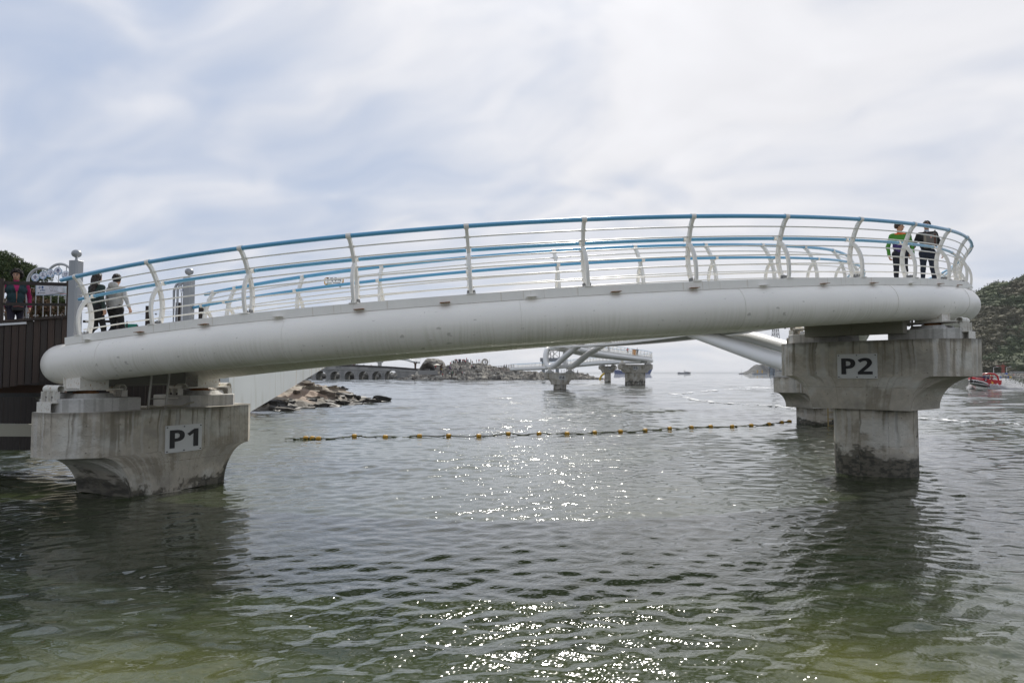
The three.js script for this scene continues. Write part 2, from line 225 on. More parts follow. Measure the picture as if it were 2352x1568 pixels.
// ------------------------------------------------------------------ the sea
{
  const r = rng(5), waves = [];
  for (let i = 0; i < 76; i++) {
    const t = i / 75, L = 0.11 * Math.pow(70, t), k = 2 * Math.PI / L, spread = lerp(1.5, 0.6, t), th = 1.32 + (r() + r() + r() - 1.5) * spread * 0.9;   // heading: mostly towards the beach
    const slope = 0.060 * Math.exp(-Math.pow(Math.log(L / 0.32) / 1.0, 2)) + 0.0065;
    waves.push([k * Math.cos(th), k * Math.sin(th), slope / k, r() * 6.283, L]);
  }
  const nA = 680, total = waves.reduce((s, w) => s + (w[2] * 6.283 / w[4]) ** 2, 0), radii = [], angles = [];
  for (let q = 1.6; q < 70; q *= 1.0058) radii.push(q); for (let q = 70; q < 140; q += 0.5) radii.push(q); for (let q = 140; q < 330; q += 0.95) radii.push(q); for (let q = 330; q < 9000; q *= 1.035) radii.push(q); radii.push(9000);
  for (let i = 0; i <= nA; i++) angles.push(lerp(-0.74, 0.74, i / nA)); for (let i = 1; i < 60; i++) angles.push(lerp(0.74, 2 * Math.PI - 0.74, i / 60)); angles.push(2 * Math.PI - 0.74);
  const n = angles.length, m = radii.length, pos = new Float32Array(n * m * 3), nor = new Float32Array(n * m * 3), uv = new Float32Array(n * m * 2), col = new Float32Array(n * m * 3), idx = new Uint32Array((n - 1) * (m - 1) * 6);
  for (let j = 0; j < m; j++) {
    const R = radii[j], gap = Math.max(R * 0.0026, (j ? R - radii[j - 1] : 0.01));
    const act = waves.filter(w => w[4] > gap * 2.6).map(w => [...w, sstep(2.6, 4.0, w[4] / gap)]);
    const kept = act.reduce((s, w) => s + (w[2] * w[5] * 6.283 / w[4]) ** 2, 1e-9), boost = Math.min(2.6, Math.sqrt(0.22 * total / kept));   // where the mesh is too coarse for ripples the longer waves stand in for them
    for (let i = 0; i < n; i++) {
      const p = j * n + i, th = angles[i], x = R * Math.sin(th), z = -R * Math.cos(th); let y = 0, gx = 0, gz = 0;
      const patch = 0.75 + 0.55 * noise(x * 0.21, 1.5, z * 0.21) ;              // gusts and lulls
      if (i <= nA && R < 1200) for (const w of act) { const ph = w[0] * x + w[1] * z + w[3], s = Math.sin(ph), c = Math.cos(ph), A = w[2] * w[5] * patch * boost; y += A * s; gx += A * w[0] * c; gz += A * w[1] * c; }
      const l = 1 / Math.hypot(gx, 1, gz); pos[p * 3] = x; pos[p * 3 + 1] = y; pos[p * 3 + 2] = z; nor[p * 3] = -gx * l; nor[p * 3 + 1] = l; nor[p * 3 + 2] = -gz * l; uv[p * 2] = x; uv[p * 2 + 1] = -z;
      // pale sand bars and weed beds showing through the turbid green water
      const f = fbm(x * 0.33 + 3, 4.2, z * 0.33 + 8.8, 4), bar = sstep(-6.2, -3.4, z + f * 3.4 + 0.25 * Math.abs(x - 1.2) ** 0.5 - 0.4), weed = sstep(-0.05, 0.3, fbm(x * 0.16, 9.2, z * 0.16, 3));
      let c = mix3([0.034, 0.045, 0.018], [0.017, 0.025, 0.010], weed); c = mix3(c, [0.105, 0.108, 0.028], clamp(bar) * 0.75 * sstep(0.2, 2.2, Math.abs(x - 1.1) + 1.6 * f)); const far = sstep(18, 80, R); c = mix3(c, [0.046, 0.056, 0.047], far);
      col[p * 3] = c[0]; col[p * 3 + 1] = c[1]; col[p * 3 + 2] = c[2];
    }
  }
  let q = 0; for (let j = 0; j + 1 < m; j++) for (let i = 0; i + 1 < n; i++) { const a = j * n + i, b = a + 1, c = a + n, d = c + 1; idx[q++] = a; idx[q++] = b; idx[q++] = c; idx[q++] = b; idx[q++] = d; idx[q++] = c; }
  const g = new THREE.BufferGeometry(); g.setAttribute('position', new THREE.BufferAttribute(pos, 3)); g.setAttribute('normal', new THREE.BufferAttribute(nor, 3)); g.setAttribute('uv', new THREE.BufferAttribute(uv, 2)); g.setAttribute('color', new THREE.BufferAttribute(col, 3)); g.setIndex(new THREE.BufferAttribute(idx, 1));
  // ripples that repeat without a seam, as a normal map and as a finer bump map
  function ripples(N, count, lo, hi, seed, slope, spread) {
    const rr = rng(seed), ws = []; while (ws.length < count) { const a = Math.round((rr() * 2 - 1) * hi), b = Math.round((rr() * 2 - 1) * hi), k = Math.hypot(a, b); if (k < lo || k > hi) continue; const th = Math.atan2(b, a), off = Math.abs(Math.atan2(Math.sin(2 * (th + 1.32)), Math.cos(2 * (th + 1.32))) / 2); if (off > spread * (0.4 + rr())) continue; ws.push([a, b, slope * Math.sqrt(2 / count) / (2 * Math.PI * k) * (0.5 + rr()), rr() * 6.283]); }
    const h = new Float32Array(N * N), gx = new Float32Array(N * N), gy = new Float32Array(N * N);
    for (const [a, b, A, ph] of ws) { const sx = [], cx = []; for (let i = 0; i < N; i++) { const t = 2 * Math.PI * a * i / N + ph; sx.push(Math.sin(t)); cx.push(Math.cos(t)); } for (let j = 0; j < N; j++) { const t = 2 * Math.PI * b * j / N, s = Math.sin(t), c = Math.cos(t); for (let i = 0; i < N; i++) { const S = sx[i] * c + cx[i] * s, C = cx[i] * c - sx[i] * s, k = j * N + i; h[k] += A * S; gx[k] += A * 2 * Math.PI * a * C; gy[k] += A * 2 * Math.PI * b * C; } } }
    return { h, gx, gy, N };
  }
  const A = ripples(1024, 46, 3, 46, 11, 0.03, 0.9), d = new Uint8Array(A.N * A.N * 4);
  for (let k = 0; k < A.N * A.N; k++) { const l = 1 / Math.hypot(A.gx[k], A.gy[k], 1); d[k * 4] = Math.round(127.5 - 127.5 * A.gx[k] * l); d[k * 4 + 1] = Math.round(127.5 - 127.5 * A.gy[k] * l); d[k * 4 + 2] = Math.round(127.5 + 127.5 * l); d[k * 4 + 3] = 255; }
  const nm = new THREE.DataTexture(d, A.N, A.N, THREE.RGBAFormat); nm.wrapS = nm.wrapT = THREE.RepeatWrapping; nm.magFilter = THREE.LinearFilter; nm.repeat.set(1 / 13.7, 1 / 13.7); nm.needsUpdate = true;
  const B = ripples(1024, 70, 12, 90, 23, 1, 1.6), e = new Float32Array(B.N * B.N * 4); let top = 0; for (const x of B.h) top = Math.max(top, Math.abs(x)); for (let k = 0; k < B.N * B.N; k++) { const x = 0.5 + 0.5 * B.h[k] / top; e[k * 4] = e[k * 4 + 1] = e[k * 4 + 2] = x; e[k * 4 + 3] = 1; }
  const bm = new THREE.DataTexture(e, B.N, B.N, THREE.RGBAFormat, THREE.FloatType); bm.wrapS = bm.wrapT = THREE.RepeatWrapping; bm.magFilter = THREE.LinearFilter; bm.repeat.set(1 / 3.9, 1 / 3.9); bm.needsUpdate = true;
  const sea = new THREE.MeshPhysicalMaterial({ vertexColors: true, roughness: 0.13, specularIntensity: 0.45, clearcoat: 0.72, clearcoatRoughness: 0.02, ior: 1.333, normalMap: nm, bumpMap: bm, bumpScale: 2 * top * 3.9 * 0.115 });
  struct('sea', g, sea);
}

// ------------------------------------------------------------------ the footbridge: one arc of a circle in plan
const CX = -0.966, CD = 27.832, RO = 16.39, RI = 13.40, RM = 14.9, A0 = -0.4711, DA = 2 / RO;
const deckY = a => { const s = (a - A0) * RO; return EYE + (s < 20 ? 0.7277 + 0.0762 * s - 0.0002 * s * s : 0.7277 + 1.444 + 0.0682 * (s - 20) * Math.exp(-(s - 20) / 9) + 0.004 * (s - 20)); };
const slopeAt = a => (deckY(a + 0.004) - deckY(a - 0.004)) / (0.008 * RO);
const opens = a => 1.2 * sstep(1.1, 1.85, a), rim = (R, a, y) => { R += opens(a); return V(CX + R * Math.sin(a), y, -(CD - R * Math.cos(a))); };   // the bend opens out past P2
const outw = a => V(Math.sin(a), 0, Math.cos(a)), tang = a => V(Math.cos(a), 0, -Math.sin(a));
const upAt = a => V(0, 1, 0).addScaledVector(tang(a), -slopeAt(a)).normalize();
const arc = (R, a0, a1, dy, n) => [...Array(n + 1)].map((_, i) => { const a = lerp(a0, a1, i / n); return rim(R, a, deckY(a) + dy); });
const A_END = 1.86, PIPE_R = 0.406, PIPE_DY = -0.50, dip = a => PIPE_DY - 1.52 * sstep(1.1, 1.86, a), RPO = 16.2, RPI = 13.6;

// outline of one railing post in the plane across the bridge: x outwards, y up
const postGeo = (() => {
  const spine = [[0.035, 1.115], [-0.015, 1.06], [-0.06, 0.985], [-0.105, 0.89], [-0.15, 0.78], [-0.19, 0.675], [-0.22, 0.57], [-0.24, 0.45], [-0.242, 0.33], [-0.225, 0.2], [-0.19, 0.07], [-0.17, 0.012]];
  const leg = [[-0.165, 0.70], [-0.115, 0.66], [-0.06, 0.58], [-0.015, 0.48], [0.012, 0.36], [0.018, 0.24], [0.008, 0.1], [-0.008, 0.012]];
  const ribbon = (pts, w0, w1, dz) => { const a = [], b = []; pts.forEach((p, i) => { const q = pts[Math.max(i - 1, 0)], r = pts[Math.min(i + 1, pts.length - 1)], dx = r[0] - q[0], dy = r[1] - q[1], l = Math.hypot(dx, dy), w = lerp(w0, w1, i / (pts.length - 1)) / 2; a.push([p[0] - dy / l * w, p[1] + dx / l * w]); b.push([p[0] + dy / l * w, p[1] - dx / l * w]); }); return extrude([...a, ...b.reverse()], dz, 0.006); };
  return merge([ribbon(spine, 0.062, 0.075, 0.045), ribbon(leg, 0.062, 0.045, 0.043), box(0.30, 0.014, 0.15, -0.10, 0.007, 0)]);
})();
const clampGeo = (() => { const g = new THREE.CylinderGeometry(0.052, 0.052, 0.085, 16); g.rotateX(Math.PI / 2); g.translate(0.047, 1.15, 0); return g; })();
const armGeo = merge([bar(V(-0.16, 0.72, 0), V(-0.285, 0.79, 0), 0.018, 8), (() => { const g = new THREE.CylinderGeometry(0.041, 0.041, 0.07, 12); g.rotateX(Math.PI / 2); g.translate(-0.29, 0.80, 0); return g; })()]);
const plugGeo = cyl(0.027, 0.019, 0.062, 10);
const HS = [0.985, 0.82, 0.65, 0.485, 0.315, 0.145], US = [-0.06, -0.133, -0.198, -0.236, -0.242, -0.205];
const sleeveGeo = new THREE.CylinderGeometry(0.022, 0.022, 0.11, 8).rotateX(Math.PI / 2);

// side = 1: the outer edge of the bend, -1: the inner edge
function railing(root, R, side, angles, endOver) {
  const pt = (a, u, h) => rim(R, a, deckY(a)).addScaledVector(outw(a), side * u).addScaledVector(upAt(a), h);
  for (const a of angles) {
    const p = mesh('railing_post', postGeo, mPost, root); p.position.copy(rim(R, a, deckY(a))); p.rotation.order = 'YXZ'; p.rotation.y = a - Math.PI / 2 + (side < 0 ? Math.PI : 0); p.rotation.x = Math.atan(slopeAt(a)) * side;
    mesh('rail_clamp', clampGeo, mPost, p); mesh('rail_bracket', armGeo, mPost, p); for (const [x, z] of [[-0.07, -0.05], [-0.07, 0.05], [-0.13, -0.05], [-0.13, 0.05]]) mesh('bolt_cap', plugGeo, mPlug, p).position.set(x, 0.014, z);
    HS.forEach((h, k) => mesh('rail_sleeve', sleeveGeo, mPost, p).position.set(US[k], h, 0));
  }
  const run = (a0, a1, u, h, r, n, name, mat) => { const path = [...Array(5)].map((_, i) => pt(lerp(a0, a1, i / 4), u, h)); return mesh(name, pipe(path, r, n), mat, root); };
  const g = 0.019;
  for (let i = 0; i + 1 < angles.length; i++) {
    const a = angles[i] + 0.0022, b = angles[i + 1] - 0.0022;
    run(a, b, 0.047, 1.15, 0.04, 12, 'handrail', mBlue); run(a + 0.0006, b - 0.0006, -0.29, 0.80, 0.0325, 10, 'lower_handrail', (side < 0 && (i * 7) % 5 === 1) ? mBlue : mBlue);
    HS.forEach((h, k) => run(a, b, US[k], h, 0.0135, 6, 'rail', mBar));
  }
  if (endOver) { const a = angles[0] - 0.002; run(a - endOver, a, 0.047, 1.15, 0.04, 12, 'handrail', mBlue); run(a - endOver, a, -0.29, 0.80, 0.0325, 10, 'lower_handrail', mBlue); HS.forEach((h, k) => run(a - endOver * (0.25 + 0.02 * k), a, US[k], h, 0.0135, 6, 'rail', mBar)); }
}
{
  const b = thing('footbridge', 'white curved footbridge on two thick pipes with blue handrails', 'footbridge', [0, 0, 0], 0);
  // the pipe pair is one loop: outer arc, turned back round the landward end, inner arc
  const n = 70, aB = -0.512, path = [], bend = 0.72, f0 = rim(RM, aB, 0), yB = deckY(aB) + PIPE_DY;
  for (let i = 0; i <= n; i++) path.push(rim(RPO, lerp(A_END, aB, i / n), deckY(lerp(A_END, aB, i / n)) + dip(lerp(A_END, aB, i / n))));
  const turnAt = (R, th) => rim(R, aB, yB).addScaledVector(outw(aB), bend * Math.cos(th)).addScaledVector(tang(aB), -bend * Math.sin(th));
  for (let i = 1; i <= 12; i++) path.push(turnAt(RPO - bend, i / 12 * Math.PI / 2));
  for (let i = 0; i < 12; i++) path.push(turnAt(RPI + bend, Math.PI / 2 + i / 12 * Math.PI / 2));
  for (let i = 0; i <= n; i++) path.push(rim(RPI, lerp(aB, A_END, i / n), deckY(lerp(aB, A_END, i / n)) + dip(lerp(aB, A_END, i / n))));
  mesh('pipe', pipe(path, PIPE_R, 36), mPipe, b);
  for (let i = 0; i < 9; i++) { const a = aB + 0.09 + i * 0.245; for (const R of [RPO, RPI]) { const s = mesh('weld_seam', new THREE.TorusGeometry(PIPE_R, 0.006, 6, 40), mPipe, b); s.position.copy(rim(R, a, deckY(a) + dip(a))); s.lookAt(s.position.clone().add(tang(a).addScaledVector(V(0, 1, 0), slopeAt(a)))); } }
  // kerb: flange and drip plate, and the little drain lips under it
  const prof = side => { const o = [[-0.25, -0.02], [0.012, -0.02], [0.012, -0.15], [0.032, -0.15], [0.032, 0], [-0.25, 0]].map(([u, h]) => [-side * u, h]); return side > 0 ? o : o.reverse(); };
  const aK = -0.4975, kerbs = [];
  for (const [R, side] of [[RO, 1], [RI, -1]]) for (let k = 0; k < 12; k++) { const a0 = lerp(aK, A_END, k / 12), a1 = lerp(aK, A_END, (k + 1) / 12) - 0.0002; mesh('kerb_plate', sweep(arc(R, a0, a1, 0, 10), prof(side), { uvs: 1 }), mKerb, b); }
  for (let i = 0; i < 26; i++) { const a = aK + 0.045 + i * 0.0885, g = box(0.10, 0.008, 0.17, 0.075, -0.115, 0); const l = mesh('drain_lip', g, i % 3 && i < 16 ? mRust : mKerb, b); l.position.copy(rim(RO, a, deckY(a))); l.rotation.order = 'YXZ'; l.rotation.y = a - Math.PI / 2; l.rotation.x = Math.atan(slopeAt(a)); }
  // deck on cross beams
  mesh('deck', sweep(arc((RO + RI) / 2, aK, A_END, -0.13, 60), [[-1.3, 0.05], [1.3, 0.05], [1.3, -0.03], [-1.3, -0.03]]), plainConcrete, b);
  for (let i = 0; i < 20; i++) { const a = A0 + 0.06 + i * DA; if (a > A_END) break; mesh('cross_beam', beam(rim(RI + 0.2, a, deckY(a) - 0.34), rim(RO - 0.2, a, deckY(a) - 0.34), 0.16, 0.26), mSteelGrey, b); }
  railing(b, RO, 1, [...Array(20)].map((_, i) => A0 + i * DA).filter(a => a < A_END), 0.028);
  railing(b, RI, -1, [-0.462, ...[...Array(17)].map((_, i) => -0.410 + i * 0.1391)].filter(a => a < A_END), 0.02);
}
// ------------------------------------------------------------------ piers
const FONT = await new FontLoader().loadAsync('fonts/droid/droid_sans_bold.typeface.json');
function lettering(text, w, h) { const g = new TextGeometry(text, { font: FONT, size: 1, depth: 0.012, curveSegments: 6 }); g.computeBoundingBox(); const b = g.boundingBox; g.translate(-(b.min.x + b.max.x) / 2, -(b.min.y + b.max.y) / 2, 0); g.scale(w / (b.max.x - b.min.x), h / (b.max.y - b.min.y), 1); return g; }
// octagonal pier head: straight ends, then a hollow curve in to the stem; x along the head, y up
function pierHead(L, T, cham, yTop, yArc, yLow, half) {
  // outline in plan at each level, half length shrinking along a quarter circle below yArc
  const levels = [[yTop, L / 2], [yArc, L / 2]], n = 12; for (let i = 1; i <= n; i++) { const t = i / n * Math.PI / 2; levels.push([yArc - (yArc - yLow) * (1 - Math.cos(t)), half + (L / 2 - half) * (1 - Math.sin(t))]); }
  const plan = h => { const cc = 0.02 + (cham - 0.02) * (h - half) / (L / 2 - half); return [[h, T / 2 - cc], [h - cc, T / 2], [-h + cc, T / 2], [-h, T / 2 - cc], [-h, -T / 2 + cc], [-h + cc, -T / 2], [h - cc, -T / 2], [h, -T / 2 + cc]]; };
  const pos = [], uv = [], quad = (a, b, c, d, ua, ub, va, vb) => { pos.push(...a, ...b, ...c, ...a, ...c, ...d); uv.push(ua, va, ub, va, ub, vb, ua, va, ub, vb, ua, vb); };
  const p0 = plan(L / 2), per = [0]; for (let k = 0; k < 8; k++) per.push(per[k] + Math.hypot(p0[k][0] - p0[(k + 1) % 8][0], p0[k][1] - p0[(k + 1) % 8][1]));
  for (let i = 0; i + 1 < levels.length; i++) { const A = plan(levels[i][1]), B = plan(levels[i + 1][1]), ya = levels[i][0], yb = levels[i + 1][0]; for (let k = 0; k < 8; k++) { const k2 = (k + 1) % 8; quad([A[k][0], ya, A[k][1]], [B[k][0], yb, B[k][1]], [B[k2][0], yb, B[k2][1]], [A[k2][0], ya, A[k2][1]], per[k] / 8, per[k + 1] / 8, (ya - yTop) / 2 + 0.999, (yb - yTop) / 2 + 0.999); } }
  // uv of the quad corners above: first and last share the upper level
  for (let i = 0; i < uv.length; i += 12) { const [ua, va, ub, , , vb] = uv.slice(i, i + 6); uv.splice(i, 12, ua, va, ua, vb, ub, vb, ua, va, ub, vb, ub, va); }
  for (const [lv, fl] of [[levels[0], 0], [levels[levels.length - 1], 1]]) { const P = plan(lv[1]); for (let k = 1; k < 7; k++) { const t = fl ? [P[0], P[k], P[k + 1]] : [P[0], P[k + 1], P[k]]; for (const q of t) { pos.push(q[0], lv[0], q[1]); uv.push(q[0] / 8, 0.5 + q[1] / 4); } } }
  const g = new THREE.BufferGeometry(); g.setAttribute('position', new THREE.Float32BufferAttribute(pos, 3)); g.setAttribute('uv', new THREE.Float32BufferAttribute(uv, 2)); g.computeVertexNormals(); return toCreasedNormals(g, 0.5);
}
function stem(r, y0, y1, top) { const g = new THREE.CylinderGeometry(r, r, y1 - y0, 48, 1, false); g.translate(0, (y0 + y1) / 2, 0); const p = g.attributes.position, u = g.attributes.uv; for (let i = 0; i < p.count; i++) { const a = Math.atan2(p.getZ(i), p.getX(i)); u.setXY(i, Math.abs(g.attributes.normal.getY(i)) > 0.5 ? 0.3 : u.getX(i) * 2 * Math.PI * r / 8, (p.getY(i) - y0) / (top - y0)); } return g; }
function signPlate(root, text, x, y, z, w, h, turn) {
  const s = mesh('number_sign', box(w, h, 0.018, 0, 0, 0, 0.004), mSign, root); s.position.set(x, y, z); s.rotation.y = turn; s.userData.label = `grey plate lettered ${text} in black`;
  const l = mesh('lettering', lettering(text, w * 0.78, h * 0.66), mBlack, s); l.position.z = 0.008;
  const bolt = cyl(0.014, 0.01, 0.02, 8); bolt.rotateX(Math.PI / 2); for (const [i, j] of [[-1, -1], [0, -1], [1, -1], [-1, 1], [0, 1], [1, 1]]) { const q = mesh('bolt', bolt, mDark, s); q.position.set(i * (w / 2 - 0.035), j * (h / 2 - 0.035), 0.008); }
}
// half-open restraint pipe on its bracket; local x across the bridge
const halfPipe = (() => { const out = []; const N = 14, r = 0.078, t = 0.014; for (let i = 0; i <= N; i++) { const a = lerp(-0.55, Math.PI + 0.9, i / N); out.push([r * Math.cos(a), r * Math.sin(a)]); } for (let i = N; i >= 0; i--) { const a = lerp(-0.55, Math.PI + 0.9, i / N); out.push([(r - t) * Math.cos(a), (r - t) * Math.sin(a)]); } return extrude(out, 0.46); })();
const halfPipeStand = merge([box(0.02, 0.20, 0.40, 0.02, -0.14, 0), box(0.12, 0.20, 0.016, 0.06, -0.14, -0.19), box(0.12, 0.20, 0.016, 0.06, -0.14, 0), box(0.12, 0.20, 0.016, 0.06, -0.14, 0.19), box(0.26, 0.018, 0.5, 0.03, -0.245, 0)]);
function bearing(root, u, yCap, plinthH, pipeBottom, endSide, mat2 = plainConcrete) {
  // endSide: +1 when the free end of the head lies at larger u
  const k = endSide, pl = boxUV(extrude([[-0.72, 0.60], [0.40, 0.60], [0.64, 0.36], [0.64, -0.36], [0.40, -0.60], [-0.72, -0.60]], plinthH, 0.012), 0.5); pl.rotateX(-Math.PI / 2); if (k < 0) pl.rotateY(Math.PI); pl.translate(u, yCap + plinthH / 2, 0);
  mesh('plinth', pl, mat2, root);
  const y1 = yCap + plinthH, g2 = new THREE.CylinderGeometry(0.46, 0.53, 0.10, 4); g2.rotateY(Math.PI / 4); mesh('bearing_pad', boxUV(g2.translate(u, y1 + 0.05, 0), 0.5), mat2, root);
  const yp = y1 + 0.10, top = pipeBottom;
  mesh('rubber_bearing', merge([cyl(0.22, 0.22, 0.03, 24, u, yp, 0), cyl(0.17, 0.17, 0.03, 24, u, yp + 0.03, 0)]), mRust, root);
  const ys = yp + 0.06; mesh('sole_plate', box(1.12, 0.026, 0.62, u, ys + 0.013, 0, 0.004), mBracket, root);
  const sadH = top - ys - 0.026 + 0.13; mesh('saddle', merge([box(0.56, sadH, 0.022, u, ys + 0.026 + sadH / 2, 0.26), box(0.56, sadH, 0.022, u, ys + 0.026 + sadH / 2, -0.26), box(0.022, sadH - 0.02, 0.5, u + 0.24, ys + 0.026 + sadH / 2, 0), box(0.022, sadH - 0.02, 0.5, u, ys + 0.026 + sadH / 2, 0), box(0.022, sadH - 0.02, 0.5, u - 0.24, ys + 0.026 + sadH / 2, 0)]), mBracket, root);
  for (const s of [1, -1]) {
    const hp = mesh('restraint', halfPipe, mBracket, root); hp.position.set(u + s * 0.60, ys + 0.03, 0); if (s * 1 > 0) hp.scale.x = 1; else hp.rotation.y = Math.PI;
    mesh('stand', halfPipeStand, mBracket, hp); for (const z of [-0.095, 0.095]) { const bt = cyl(0.03, 0.014, 0.05, 8); bt.rotateZ(-Math.PI / 2); const q = mesh('bolt', bt, mDark, hp); q.position.set(0.04, -0.15, z); }
    if (s === k) { const a = mesh('angle_plate', merge([box(0.012, 0.21, 0.44, 0.172, -0.345, 0), box(0.2, 0.012, 0.44, 0.075, -0.258, 0)]), mBracket, hp); }
  }
}
function ladder(root, x, y0, y1, z, w, lean, mat = mGalv) { const l = mesh('ladder', merge([bar(V(x - w / 2, y0, z), V(x - w / 2 + lean, y1, z), 0.025), bar(V(x + w / 2, y0, z), V(x + w / 2 + lean, y1, z), 0.025)]), mat, root); for (let y = y0 + 0.2, i = 0; y < y1 - 0.05; y += 0.3, i++) { const t = (y - y0) / (y1 - y0); mesh('rung', bar(V(x - w / 2 + lean * t, y, z), V(x + w / 2 + lean * t, y, z), 0.014, 6), mat, l); } }
{
  // the near pier, whose head reaches down to the water
  const a = -0.474, p = thing('bridge_pier', 'concrete pier numbered P1, its head reaching down to the water', 'bridge pier', rim(RM, a, 0).toArray(), a - Math.PI / 2, 'piers of the footbridge');
  const c1 = concrete(3, 1, 0.33);
  mesh('head', pierHead(4.56, 1.76, 0.55, 1.665, 0.82, -0.02, 1.10).translate(-0.18, 0, 0), c1, p);
  mesh('stem', stem(0.9, -3, -0.02, 1.6), c1, p); mesh('footing', box(3.4, 0.5, 2.7, 0.1, -0.75, -0.35), plainConcrete, p);
  for (const s of [1, -1]) { const R = s > 0 ? RPO : RPI, aa = a; bearing(p, s * 1.3 , 1.665, 0.24, deckY(aa) + PIPE_DY - PIPE_R, s); }
  signPlate(p, 'P1', -0.22, 1.04, -0.892, 0.86, 0.56, Math.PI);
  mesh('tie_beam', box(1.75, 0.34, 0.30, 0, 2.30, 0.1), mSteelGrey, p); ladder(p, 0.1, 1.665, 2.7, -0.45, 0.4, -0.1);
  const q = thing('rope', 'frayed pale rope lying along the top of the P1 pier head', 'rope', [0, 0, 0]); const rp = []; for (let i = 0; i <= 14; i++) { const t = i / 14; rp.push(p.localToWorld(V(lerp(0.55, -0.5, t), 1.68 + 0.02 + 0.03 * Math.sin(t * 9) ** 2 + (t > 0.8 ? (t - 0.8) * 0.35 : 0), -0.74 + 0.08 * Math.sin(t * 5)))); } mesh('strand', pipe(rp, 0.012, 6), mRope, q);
}
{
  const a = 0.712, p = thing('bridge_pier', 'concrete pier numbered P2 on a round column, brown run-off streaks', 'bridge pier', rim(RM, a, 0).toArray(), a - Math.PI / 2, 'piers of the footbridge');
  const c2 = concrete(8, 0, 0), c3 = concrete(14, 1, 0.46);
  mesh('head', pierHead(4.3, 1.86, 0.57, 3.15, 2.33, 1.56, 1.12), c2, p); mesh('stem', stem(0.90, -3, 1.56, 1.56).translate(0, 0, 0), c3, p);
  { const g = p.children.at(-1).geometry, u = g.attributes.uv, P = g.attributes.position; for (let i = 0; i < u.count; i++) u.setY(i, P.getY(i) / 1.56 * 0.995); }
  for (const s of [1, -1]) bearing(p, s * 1.3, 3.15, 0.22, deckY(a) + PIPE_DY - PIPE_R, s);
  signPlate(p, 'P2', 0.0, 2.56, 0.942, 0.90, 0.575, 0);
  mesh('tie_beam', merge([box(1.12, 0.33, 0.26, -0.70, 3.455, 0.76), box(1.12, 0.33, 0.26, 0.425, 3.455, 0.76)]), M(0.25, 0.235, 0.195, 0.6), p); ladder(p, 0.55, 3.15, 4.0, -0.3, 0.4, 0.05);
}

// ------------------------------------------------------------------ people
const SKIN = [0.46, 0.27, 0.18], HAIR = [0.012, 0.010, 0.009];
const seg = (x, y, z, a, b, ra, rb) => { const dx = b[0] - a[0], dy = b[1] - a[1], dz = b[2] - a[2], px = x - a[0], py = y - a[1], pz = z - a[2], t = clamp((px * dx + py * dy + pz * dz) / (dx * dx + dy * dy + dz * dz + 1e-9)); return Math.hypot(px - dx * t, py - dy * t, pz - dz * t) - lerp(ra, rb, t); };
const smin = (a, b, k) => { const h = clamp(0.5 + 0.5 * (b - a) / k); return lerp(b, a, h) - k * h * (1 - h); };
const ell = (x, y, z, c, r) => { const a = (x - c[0]) / r[0], b = (y - c[1]) / r[1], d = (z - c[2]) / r[2], l = Math.hypot(a, b, d); return (l - 1) * Math.min(r[0], r[1], r[2]); };
const mPerson = VC(0.82), mHair = new THREE.MeshStandardMaterial({ color: rgb(...HAIR), roughness: 0.75 });
